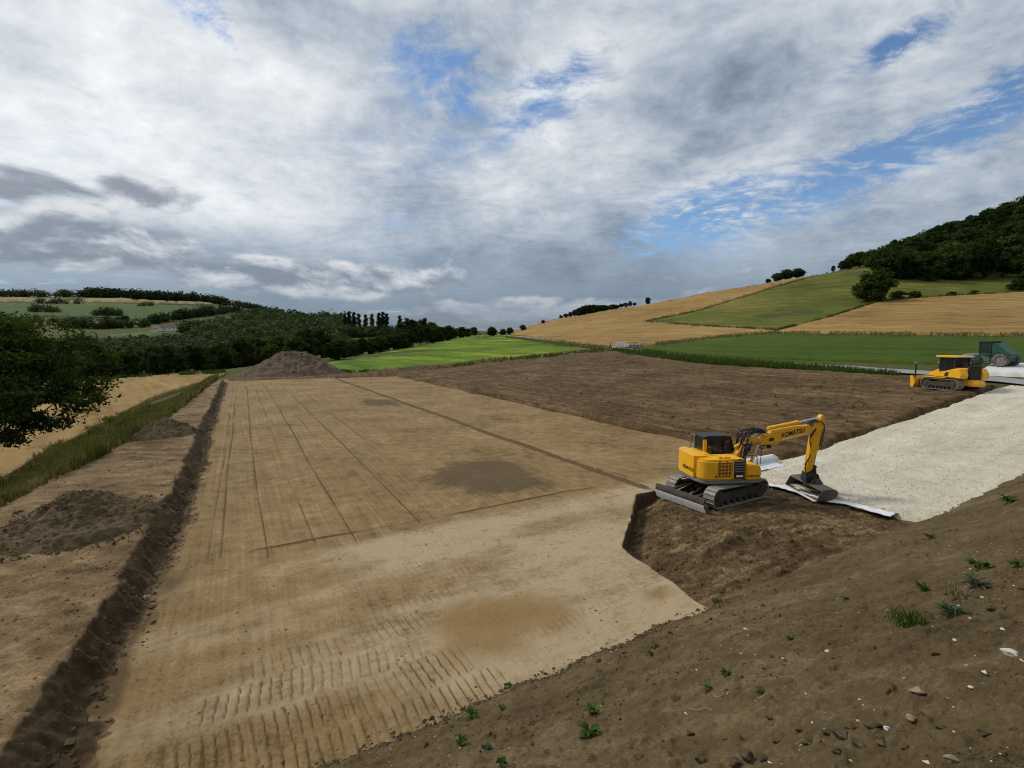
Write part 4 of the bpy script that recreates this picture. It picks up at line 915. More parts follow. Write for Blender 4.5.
# farmhouse across the valley
def farmhouse(px, py, L, Wd, hw, rot, label):
    x, y, z = ground_at(px, py); e = bpy.data.objects.new('farmhouse', None); COL.objects.link(e); e.location = (x, y, z); e.rotation_euler = (0, 0, rot); tag(e, label, 'house')
    hr = hw + Wd * .38; l, w = L / 2, Wd / 2
    V = [(-l, -w, -3), (l, -w, -3), (l, w, -3), (-l, w, -3), (-l, -w, hw), (l, -w, hw), (l, w, hw), (-l, w, hw), (-l, 0, hr), (l, 0, hr)]
    me = bpy.data.meshes.new('wall'); me.from_pydata(V, [], [(0, 1, 5, 4), (2, 3, 7, 6), (1, 2, 6, 9, 5), (3, 0, 4, 8, 7)]); link('wall', me, M['wall'], e)
    o = .5; V = [(-l - o, -w - o, hw - .38), (l + o, -w - o, hw - .38), (l + o, 0, hr + .05), (-l - o, 0, hr + .05), (l + o, w + o, hw - .38), (-l - o, w + o, hw - .38)]
    V = V + [(a, b, c + .25) for a, b, c in V]; me = bpy.data.meshes.new('roof'); me.from_pydata(V, [], [(6, 7, 8, 9), (9, 8, 10, 11), (1, 0, 3, 2), (2, 3, 5, 4), (0, 1, 7, 6), (4, 5, 11, 10), (1, 2, 8, 7), (2, 4, 10, 8), (0, 6, 9, 3), (3, 9, 11, 5)]); rf = link('roof', me, M['roof'], e)
    me = bpy.data.meshes.new('window'); me.from_pydata([(-.6, -.04, 0), (.6, -.04, 0), (.6, -.04, 1.3), (-.6, -.04, 1.3)], [], [(0, 1, 2, 3)])
    for i in range(4): w_ = link('window', me, M['darkwin'], e); w_.location = (-l + L * (i + .5) / 4, -w, hw * .45)
farmhouse(169, 331.5, 15, 9, 5.5, .35, 'larger white farmhouse with a reddish roof among far trees')
farmhouse(157, 332, 10, 8, 4.2, -.2, 'smaller white farm building left of the far farmhouse')
# ------------------------------------------------------------------ machines
class MB:
    def __init__(s): s.V = []; s.F = []
    def add(s, V, F):
        o = len(s.V); s.V += [tuple(map(float, v)) for v in V]; s.F += [tuple(i + o for i in f) for f in F]; return s
    def box(s, x0, x1, y0, y1, z0, z1):
        return s.add([(x0, y0, z0), (x1, y0, z0), (x1, y1, z0), (x0, y1, z0), (x0, y0, z1), (x1, y0, z1), (x1, y1, z1), (x0, y1, z1)],
                     [(3, 2, 1, 0), (4, 5, 6, 7), (0, 1, 5, 4), (1, 2, 6, 5), (2, 3, 7, 6), (3, 0, 4, 7)])
    def prism(s, prof, a0, a1, axis='y'):
        n = len(prof)
        f = {'y': lambda p, a: (p[0], a, p[1]), 'z': lambda p, a: (p[0], p[1], a), 'x': lambda p, a: (a, p[0], p[1])}[axis]
        return s.add([f(p, a0) for p in prof] + [f(p, a1) for p in prof], [tuple(range(n)), tuple(range(2 * n - 1, n - 1, -1))] + [((i + 1) % n, i, n + i, n + (i + 1) % n) for i in range(n)])
    def cyl(s, p0, p1, r, r1=None, n=14):
        p0, p1 = np.array(p0, float), np.array(p1, float); r1 = r if r1 is None else r1; t = p1 - p0; t /= np.linalg.norm(t)
        ref = np.array([0, 0, 1.]) if abs(t[2]) < .9 else np.array([1., 0, 0]); a = np.cross(t, ref); a /= np.linalg.norm(a); b = np.cross(t, a); th = np.arange(n) * 2 * np.pi / n
        c = np.cos(th)[:, None] * a + np.sin(th)[:, None] * b
        return s.add(list(p0 + c * r) + list(p1 + c * r1), [tuple(range(n)), tuple(range(2 * n - 1, n - 1, -1))] + [((i + 1) % n, i, n + i, n + (i + 1) % n) for i in range(n)])
    def tube(s, pts, r, n=8):
        pts = np.array(pts, float)
        if len(pts) > 2:   # smooth path
            t = np.linspace(0, 1, len(pts)); q = np.linspace(0, 1, len(pts) * 4); sm = np.stack([pchip(t, pts[:, k], q) for k in range(3)], 1); pts = sm
        V, F = tubes([(pts, np.full(len(pts), r))], n); return s.add(V, [tuple(f) for f in F] + [tuple(range(n)), tuple(len(V) - 1 - i for i in range(n))])
    def ring(s, c, r0, r1, w, n=24, axis='y'):
        th = np.arange(n) * 2 * np.pi / n; V = []
        for r_, y_ in ((r0, -w / 2), (r1, -w / 2), (r1, w / 2), (r0, w / 2)): V += [(c[0] + r_ * math.cos(t), c[1] + y_, c[2] + r_ * math.sin(t)) for t in th]
        return s.add(V, [(k * n + i, k * n + (i + 1) % n, ((k + 1) % 4) * n + (i + 1) % n, ((k + 1) % 4) * n + i) for k in range(4) for i in range(n)])
    def build(s, name, mat, parent, bevel=0., M4=None, label=None, smooth=True):
        me = bpy.data.meshes.new(name); V = s.V
        if M4 is not None: V = [tuple(M4 @ Vector(v)) for v in V]
        me.from_pydata(V, [], s.F); bm = bmesh.new(); bm.from_mesh(me); bmesh.ops.recalc_face_normals(bm, faces=bm.faces)
        if bevel:
            bmesh.ops.bevel(bm, geom=[e for e in bm.edges if len(e.link_faces) == 2 and e.calc_face_angle(0) > .5], offset=bevel, segments=2, affect='EDGES', clamp_overlap=True)
        bm.to_mesh(me); bm.free(); me.update()
        me.polygons.foreach_set('use_smooth', np.full(len(me.polygons), smooth)); me.set_sharp_from_angle(angle=math.radians(38))
        o = link(name, me, mat, parent)
        if label: o['label'] = label
        return o
def root(name, label, cat, loc, rz, group=None):
    e = bpy.data.objects.new(name, None); COL.objects.link(e); e.location = loc; e.rotation_euler = (0, 0, rz); tag(e, label, cat, group); return e
def text(body, size, mat, parent, M4, name='lettering', depth=.004, shear=0., bold=.0):
    c = bpy.data.curves.new(name, 'FONT'); c.body = body; c.size = size; c.extrude = depth; c.align_x = 'CENTER'; c.align_y = 'CENTER'; c.shear = shear; c.offset = bold
    t = bpy.data.objects.new('t', c); COL.objects.link(t); dg = bpy.context.evaluated_depsgraph_get(); me = bpy.data.meshes.new_from_object(t.evaluated_get(dg)); bpy.data.objects.remove(t)
    me.name = name; me.materials.clear(); me.transform(M4); return link(name, me, mat, parent)
def crawler(e, x0, x1, yc, w, h, mat='steel', fr='darksteel', pitch=.17, sprocket_front=True, tri=False, frame_mat=None):
    """one crawler: shoes on an oval, side frame, wheels"""
    r = h / 2; L = x1 - x0 - 2 * r; per = 2 * L + 2 * math.pi * r; n = int(per / pitch); mb = MB()
    def at(s):
        s %= per
        if s < L: return (x0 + r + s, 0.0), (1, 0)
        s -= L
        if s < math.pi * r: a = s / r; return (x1 - r + r * math.sin(a), r - r * math.cos(a)), (math.cos(a), math.sin(a))
        s -= math.pi * r
        if s < L:
            sag = .03 * math.sin(math.pi * s / L); return (x1 - r - s, h - sag), (-1, 0)
        s -= L; a = s / r; return (x0 + r - r * math.sin(a), r + r * math.cos(a)), (-math.cos(a), -math.sin(a))
    for i in range(n):
        (px_, pz_), (tx, tz) = at(i * per / n); nx, nz = tz, -tx; hl = pitch * .47
        prof = [(-hl, 0), (-hl + .02, -.035), (hl - .02, -.035), (hl, 0), (hl, .0), (hl * .9, .012), (hl * .62, .012), (hl * .55, .04), (hl * .40, .04), (hl * .32, .008), (-hl, .008)]
        mb.prism([(px_ + tx * a - nx * (-b) * 1.0, pz_ + tz * a + nz * b) for a, b in prof], yc - w / 2, yc + w / 2)
    t = mb.build('track', M[mat], e, smooth=False)
    f = MB(); ri = r - .06; f.prism([(x0 + r * .9, h * .28), (x1 - r * .9, h * .28), (x1 - r * .7, h * .5), (x1 - r * 1.1, h * .70), (x0 + r * 1.1, h * .70), (x0 + r * .7, h * .5)], yc - w * .32, yc + w * .32)
    f.build('track_frame', M[frame_mat or fr], t, .02)
    for xc, nm in ((x0 + r, 'sprocket'), (x1 - r, 'idler')):
        g = MB(); g.cyl((xc, yc - w * .36, r), (xc, yc + w * .36, r), r * .80, n=20); g.cyl((xc, yc - w * .42, r), (xc, yc + w * .42, r), r * .38, n=14); g.build(nm, M[fr], t, .015)
    k = max(4, int(L / .38))
    for i in range(k):
        g = MB(); xc = x0 + r + L * (i + .5) / k; g.cyl((xc, yc - w * .38, .15), (xc, yc + w * .38, .15), .105, n=12); g.build('roller', M[fr], t, .01)
    return t

def excavator():
    u0, v0 = 13.42, 17.86; x, y = xy(u0, v0)
    e = root('excavator', 'yellow crawler excavator with blade, bending its arm over the gravel edge', 'excavator', (x, y, .02), SITE_ROT)
    for s in (-1, 1): crawler(e, -1.78, 1.80, s * .98, .50, .80)
    m = MB(); m.box(-.75, .75, -.76, .76, .38, .72); m.prism([(-.9, .40), (.9, .40), (.55, .74), (-.55, .74)], -.55, .55); m.build('undercarriage', M['darksteel'], e, .03)
    m = MB(); m.cyl((0, 0, .70), (0, 0, .90), .62, n=28); m.build('slew_ring', M['darksteel'], e)
    # dozer blade
    prof = [(-2.30, .10), (-2.37, .20), (-2.40, .34), (-2.38, .46), (-2.32, .56), (-2.27, .56), (-2.31, .46), (-2.33, .34), (-2.30, .20), (-2.22, .08)]
    m = MB(); m.prism(prof, -1.25, 1.25); b = m.build('blade', M['darksteel'], e)
    m = MB(); m.prism([(-2.24, -.02), (-2.29, -.02), (-2.40, .22), (-2.415, .30), (-2.36, .30)], -1.25, 1.25); m.build('cutting_edge', M['bladesteel'], b, label='scoured bright cutting edge')
    for s in (-1, 1):
        m = MB(); m.prism([(-2.32, .30), (-2.32, .46), (-.7, .58), (-.7, .42)], s * .62 - .07, s * .62 + .07); m.build('blade_arm', M['darksteel'], e, .015)
    for s in (-.3, .3):
        m = MB(); m.cyl((-.75, s, .66), (-1.6, s, .54), .065); m.build('blade_cylinder', M['black'], e); m = MB(); m.cyl((-1.6, s, .54), (-2.3, s, .44), .035); m.build('piston_rod', M['chrome'], e)
    R = Matrix.Rotation(math.radians(-23), 4, 'Z')
    W = 1.22; Rt = 1.48; aw = math.asin(W / Rt); arc = [(-.82 - .60 * math.copysign(abs(math.cos(t)) ** .7, math.cos(t)), -W * math.copysign(abs(math.sin(t)) ** .62, math.sin(t))) for t in np.linspace(-math.pi / 2, math.pi / 2, 31)]      # round the tail
    # lower skirt
    plan = arc + [(1.22, -W), (1.28, -W + .1), (1.28, .2), (1.25, W - .05), (.9, W)]
    m = MB(); m.prism([(p[0] * .985, p[1] * .985) for p in plan], .86, 1.0, 'z'); m.build('deck', M['grey'], e, .03, R)
    m = MB(); m.prism([p for p in arc if p[1] > -.62] + [(-.84, -.62), (-.84, W - .01)], 1.002, 1.92, 'z'); m.build('counterweight', M['yellow'], e, .17, R)
    m = MB(); m.prism([p for p in arc if p[1] < -.64] + [(.56, -W), (.56, -.12), (-.834, -.12), (-.834, -.64)], 1.002, 1.87, 'z'); m.build('engine_cover', M['yellow'], e, .09, R)
    m = MB(); m.box(-.836, -.40, -.114, W - .01, 1.002, 1.87); m.build('rear_cover', M['yellow'], e, .03, R)
    m = MB(); m.prism([(.566, 1.004), (1.24, 1.004), (1.24, 1.50), (1.12, 1.62), (.566, 1.64)], -W + .005, -.48); m.build('tool_box', M['yellow'], e, .05, R)
    m = MB(); m.box(-.30, .0, -1.0, -.7, 1.865, 1.93); m.cyl((-.45, -.95, 1.86), (-.45, -.95, 1.96), .09); m.build('filler_cap', M['yellow2'], e, .02, R)
    m = MB(); m.tube([(-.55, -.35, 1.92), (-.55, -.35, 2.12), (-.62, -.35, 2.22)], .045); m.build('exhaust_pipe', M['darksteel'], e, 0, R)
    yq = -W - .004
    # side service doors: brown mesh grille, black louvre panel
    g = MB(); g.box(-.66, -.10, yq - .004, yq + .01, 1.16, 1.76); gp = g.build('mesh_grille', plain('brown grille', (.16, .085, .02), .6), e, .0, R)
    for i in range(4):
        b_ = MB(); zc = 1.24 + i * .145; b_.box(-.64, -.12, yq - .016, yq - .005, zc - .012, zc + .012); b_.build('grille_bar', M['yellow2'], gp, 0, R)
    for i in range(3):
        b_ = MB(); xc = -.52 + i * .14; b_.box(xc - .012, xc + .012, yq - .017, yq - .006, 1.18, 1.74); b_.build('grille_bar', M['yellow2'], gp, 0, R)
    g = MB(); g.box(.02, .48, yq - .004, yq + .01, 1.06, 1.84); gp = g.build('louvre_panel', M['black'], e, 0, R)
    for i in range(5):
        b_ = MB(); zc = 1.80 - i * .105; b_.prism([(yq - .03, zc - .02), (yq - .004, zc - .006), (yq - .004, zc + .016), (yq - .03, zc + .004)], .05, .45, 'x'); b_.build('louvre', M['grey'], gp, 0, R)
    b_ = MB(); b_.box(.12, .42, yq - .007, yq - .0045, 1.14, 1.22); b_.build('decal', M['white'], gp, 0, R)
    g = MB(); g.add([(-.82, yq - .006, 1.15), (-.69, yq - .006, 1.15), (-.755, yq - .006, 1.28), (-.82, yq + .003, 1.15), (-.69, yq + .003, 1.15), (-.755, yq + .003, 1.28)], [(0, 1, 2), (5, 4, 3), (0, 3, 4, 1), (1, 4, 5, 2), (2, 5, 3, 0)]); g.build('reflector', M['red'], e, 0, R)
    for xs in (-.06, .50):
        g = MB(); g.box(xs - .006, xs + .006, yq - .003, yq + .006, 1.04, 1.90); g.build('door_seam', M['black'], e, 0, R)
    for xs, zs in ((-.30, 1.82), (.25, 1.88), (-.60, 1.82)):
        g = MB(); g.box(xs - .05, xs + .05, yq - .022, yq + .005, zs - .02, zs + .02); g.build('door_latch', M['black'], e, .006, R)
    # tail lettering, wrapped as a run of letters
    tl = np.array([(-.82 - .60 * abs(math.cos(t)) ** .7, -W * math.copysign(abs(math.sin(t)) ** .62, math.sin(t))) for t in np.linspace(-.2, math.pi / 2, 400)])
    sl_ = np.concatenate([[0], np.cumsum(np.hypot(*np.diff(tl, axis=0).T))])
    for i, ch in enumerate('KOMATSU'):
        q = sl_[-1] * .10 + i * .13; c_ = [np.interp(q, sl_, tl[:, k]) for k in (0, 1)]; d_ = [np.interp(q + .05, sl_, tl[:, k]) - np.interp(q - .05, sl_, tl[:, k]) for k in (0, 1)]
        an = math.atan2(d_[1], d_[0]); nx_, ny_ = math.sin(an), -math.cos(an)
        Mx = Matrix.Translation((c_[0] + nx_ * .004, c_[1] + ny_ * .004, 1.30)) @ Matrix.Rotation(an, 4, 'Z') @ Matrix.Rotation(math.pi / 2, 4, 'X')
        text(ch, .19, M['black'], e, R @ Mx, shear=.2, bold=.006)
    text('KOMATSU', .12, plain('dark red print', (.25, .03, .01), .5), e, R @ Matrix.Translation((.87, -W + .002, 1.16)) @ Matrix.Rotation(math.pi / 2, 4, 'X'), bold=.004)
    # cab
    cx0, cx1, cy0, cy1, cz0, cz1 = -.50, .94, .26, 1.20, 1.004, 2.68
    m = MB(); m.prism([(cx0, cz0), (cx1 + .1, cz0), (cx1 + .14, 1.45), (cx1 - .05, 1.62), (cx0, 1.62)], cy0, cy1); m.build('cab_base', M['black'], e, .03, R)
    m = MB(); m.prism([(cx0 - .03, 2.40), (cx1 - .28, 2.43), (cx1 - .12, 2.45), (cx1 - .14, 2.51), (cx1 - .45, 2.57), (cx0 + .2, 2.57), (cx0 - .03, 2.51)], cy0 - .01, cy1 + .01); m.build('cab_roof', M['black'], e, .04, R)
    for k, (xb, xt, yy, mt, w) in enumerate([(cx0 + .06, cx0 + .06, cy0 + .05, 'yellow', .075), (cx0 + .06, cx0 + .06, cy1 - .05, 'black', .05), (cx1 + .02, cx1 - .2, cy0 + .05, 'black', .045), (cx1 + .02, cx1 - .2, cy1 - .05, 'black', .045), (.42, .42, cy0 + .04, 'black', .03), (.42, .42, cy1 - .04, 'black', .03)]):
        m = MB(); m.prism([(xb - w, 1.60), (xb + w, 1.60), (xt + w, 2.43), (xt - w, 2.43)], yy - .05, yy + .05); m.build('cab_pillar', M[mt], e, .02, R)
    def pane(vs): m = MB(); m.add(vs, [(0, 1, 2, 3)]); m.build('cab_window', M['glass'], e, 0, R)
    pane([(cx0 + .1, cy0 + .03, 1.62), (cx1 - .02, cy0 + .03, 1.62), (cx1 - .22, cy0 + .03, 2.42), (cx0 + .1, cy0 + .03, 2.42)])
    pane([(cx0 + .1, cy1 - .03, 1.62), (cx1 - .02, cy1 - .03, 1.62), (cx1 - .22, cy1 - .03, 2.42), (cx0 + .1, cy1 - .03, 2.42)])
    pane([(cx0 + .03, cy0 + .1, 1.62), (cx0 + .03, cy1 - .1, 1.62), (cx0 + .03, cy1 - .1, 2.42), (cx0 + .03, cy0 + .1, 2.42)])
    pane([(cx1 + .02, cy0 + .1, 1.62), (cx1 + .02, cy1 - .1, 1.62), (cx1 - .2, cy1 - .1, 2.42), (cx1 - .2, cy0 + .1, 2.42)])
    m = MB(); m.box(.1, .55, .5, .98, 1.5, 1.72); m.prism([(.02, 1.7), (.16, 1.7), (.04, 2.32), (-.08, 2.30)], .5, .98); m.build('seat', M['black'], e, .05, R)
    m = MB(); m.tube([(cx0 - .12, cy0 + .62, 1.9), (cx0 - .12, cy0 + .62, 2.45), (cx0 - .06, cy0 + .75, 2.5), (cx0 - .06, cy1 + .02, 2.5), (cx0 - .12, cy1 + .03, 2.45), (cx0 - .12, cy1 + .03, 1.9)], .022); m.build('handrail', M['grey'], e, 0, R)
    m = MB(); m.tube([(1.2, -1.15, 1.62), (1.22, -1.17, 2.2), (1.22, -1.17, 2.3)], .014); m.box(1.19, 1.25, -1.26, -1.06, 2.28, 2.34); m.build('mirror', M['black'], e, 0, R)
    m = MB(); m.tube([(.62, -1.05, 1.60), (.62, -1.05, 1.95), (.66, -1.05, 2.0), (1.1, -1.05, 1.95), (1.14, -1.05, 1.6)], .018); m.build('handrail', M['black'], e, 0, R)
    # boom in two pieces, arm
    R = R @ Matrix.Translation((1.6, 0, 0)) @ Matrix.Scale(.905, 4, (1, 0, 0)) @ Matrix.Translation((-1.6, 0, 0))
    yb = -.10; tip = lambda p: (p[0], p[1] - .30 * np.clip((p[0] - 1.6) / 3.2, 0, 1)) if p[1] > 1.3 else p
    def beam(name, prof, w, mat='yellow2', bev=.03, lab=None):
        m = MB(); m.prism([tip(p) for p in prof], yb - w / 2, yb + w / 2); return m.build(name, M[mat], e, bev, R, lab)
    beam('boom_base', [(.22, 1.05), (.60, 1.05), (1.10, 1.72), (1.66, 2.24), (1.72, 2.44), (1.58, 2.60), (1.36, 2.60), (.95, 2.30), (.40, 1.60)], .34)
    bo = beam('boom', [(1.34, 2.44), (1.46, 2.26), (1.66, 2.20), (2.3, 2.30), (4.75, 3.02), (4.98, 3.10), (5.02, 3.26), (4.88, 3.38), (3.6, 3.18), (2.5, 2.92), (1.75, 2.5), (1.48, 2.64)], .30)
    ar = beam('arm', [(5.10, 3.78), (4.96, 3.80), (4.72, 3.40), (4.58, 3.20), (4.46, 2.5), (4.30, .98), (4.34, .86), (4.48, .86), (4.58, .98), (4.86, 2.4), (5.02, 3.0), (5.16, 3.45)], .26)
    text('KOMATSU', .26, M['black'], bo, R @ Matrix.Translation((3.45, yb - .152, 2.73)) @ Matrix.Rotation(-.185, 4, 'Y') @ Matrix.Rotation(math.pi / 2, 4, 'X'), shear=.15, bold=.008)
    m = MB(); m.prism([tip(p) for p in [(2.25, 2.44), (2.48, 2.50), (2.48, 2.64), (2.25, 2.58)]], yb - .156, yb - .151); m.build('decal', M['black'], bo, 0, R)
    m = MB(); m.prism([tip(p) for p in [(2.9, 2.545), (4.2, 2.925), (4.2, 2.955), (2.9, 2.575)]], yb - .155, yb - .151); m.build('stripe', M['white'], bo, 0, R)
    def ram(p0, p1, frac, r0, r1, yy, name='cylinder', mt='yellow'):
        p0, p1 = np.array(tip(p0)), np.array(tip(p1)); mid = p0 + (p1 - p0) * frac; f = lambda q: (q[0], yy, q[1])
        m = MB(); m.cyl(f(p0), f(mid), r0); m.cyl(f(mid - (p1 - p0) * .03), f(mid), r0 * 1.25); c = m.build(name, M[mt], e, .008, R)
        m = MB(); m.cyl(f(mid), f(p1), r1); m.cyl((p1[0], yy - .07, p1[1]), (p1[0], yy + .07, p1[1]), r1 * 1.9); m.build('piston_rod', M['chrome'], c, 0, R)
    ram((2.25, 2.98), (5.0, 3.66), .56, .085, .045, yb)
    for s in (-1, 1): ram((1.12, 1.12), (1.62, 2.34), .52, .07, .04, yb + s * .26, mt='yellow2')
    ram((.62, 2.12), (1.9, 2.78), .6, .08, .045, yb + .02, mt='yellow2')
    ram((5.02, 3.02), (4.74, 1.20), .55, .07, .04, yb, mt='yellow2')
    m = MB(); m.prism([(4.36, .92), (4.44, .86), (4.80, 1.16), (4.76, 1.26)], yb - .17, yb - .12); m.prism([(4.36, .92), (4.44, .86), (4.80, 1.16), (4.76, 1.26)], yb + .12, yb + .17)
    m.prism([(4.70, 1.22), (4.78, 1.24), (4.86, .80), (4.76, .78)], yb - .11, yb + .11); m.build('bucket_link', M['darksteel'], e, .01, R)
    for s in (-1, 1):
        b_ = MB(); b_.box(2.1, 2.3, yb + s * .2 - .06, yb + s * .2 + .06, 2.1, 2.24)
        b_.build('work_light', M['black'], e, .02, R)
    # hoses
    rr = random.Random(4)
    for k in range(15):
        yy = yb - .30 + k * .042; j = lambda a: rr.uniform(-a, a); m = MB()
        m.tube([(.85 + j(.15), yy, 1.9 + j(.2)), (.95 + j(.16), yy + j(.12), 2.5 + j(.25)), (1.25 + j(.16), yy + j(.12), 2.88 + j(.22)), (1.68 + j(.12), yy + j(.08), 2.84 + j(.12)), (2.1, yy, 2.74)], .022); m.build('hose', M['rubber'], e, 0, R)
    for k in range(5):
        yy = yb - .2 + k * .09; m = MB(); m.tube([(4.35, yy, 3.02), (4.75, yy, 3.24), (5.06 + k * .015, yy, 2.97), (4.98, yy, 2.5), (4.92, yy, 2.1)], .022); m.build('hose', M['rubber'], e, 0, R)
    for k in range(2):
        m = MB(); m.tube([(4.62, yb - .17 - k * .03, 2.9), (4.30, yb - .2, 2.5 - k * .1), (4.42, yb - .17, 2.05)], .02); m.build('hose', M['rubber'], e, 0, R)
        m = MB(); m.tube([(4.44, yb - .16, 1.75), (4.18 - k * .05, yb - .2, 1.3), (4.22, yb - .16, .95), (4.45, yb - .1, .72)], .018); m.build('hose', M['rubber'], e, 0, R)
    for k in range(11):
        m = MB(); j = lambda a: rr.uniform(-a, a); m.tube([(.75 + j(.2), yb - .35 + j(.1), 1.65 + j(.1)), (.95 + j(.15), yb - .38 + j(.1), 2.15 + j(.2)), (1.3 + j(.1), yb - .3 + j(.05), 2.35 + j(.1))], .026); m.build('hose', M['grey' if k % 2 else 'rubber'], e, 0, R)
    # quick coupler, tilting head and wide bucket
    m = MB(); m.prism([(4.22, .62), (4.30, .96), (4.50, 1.0), (4.90, .86), (4.98, .60), (4.80, .46), (4.40, .44)], yb - .2, yb + .2); m.cyl((4.6, yb, .30), (4.6, yb, .52), .26, n=20); m.build('quick_coupler', M['black'], e, .03, R)
    for s in (-1, 1):
        m = MB(); m.cyl((4.6, yb + s * .22, .72), (4.62, yb + s * .42, .42), .06); m.build('tilt_cylinder', M['black'], e, 0, R)
    pc = R @ Vector((4.66, yb, 0)); B = Matrix.Translation((pc.x, pc.y, .03)) @ Matrix.Rotation(math.radians(-25), 4, 'Z') @ Matrix.Rotation(math.radians(3), 4, 'X')
    out_ = [(-.50, -.03), (-.05, -.02), (.22, .03), (.40, .15), (.46, .30), (.40, .42), (.20, .47), (-.16, .45), (-.28, .40)]
    inn = [(p[0] * .93 - .012, .02 + p[1] * .90) for p in out_]
    m = MB(); m.prism(out_ + inn[::-1], -1.02, 1.02); bk = m.build('bucket', M['bucketsteel'], e, 0, B, 'wide dirty steel ditching bucket')
    for s in (-1, 1):
        m = MB(); m.prism(out_, s * 1.02 - .015 + .01 * s, s * 1.02 + .015 + .01 * s); m.build('side_plate', M['bucketsteel'], bk, 0, B)
    m = MB(); m.box(-.60, -.44, -1.04, 1.04, -.045, -.012); m.build('cutting_edge', M['bladesteel'], bk, 0, B)
    for s in (-.25, .25):
        m = MB(); m.prism([(-.26, .44), (.36, .46), (.2, .66), (-.14, .66)], s - .02, s + .02); m.build('bucket_ear', M['bucketsteel'], bk, 0, B)
excavator()

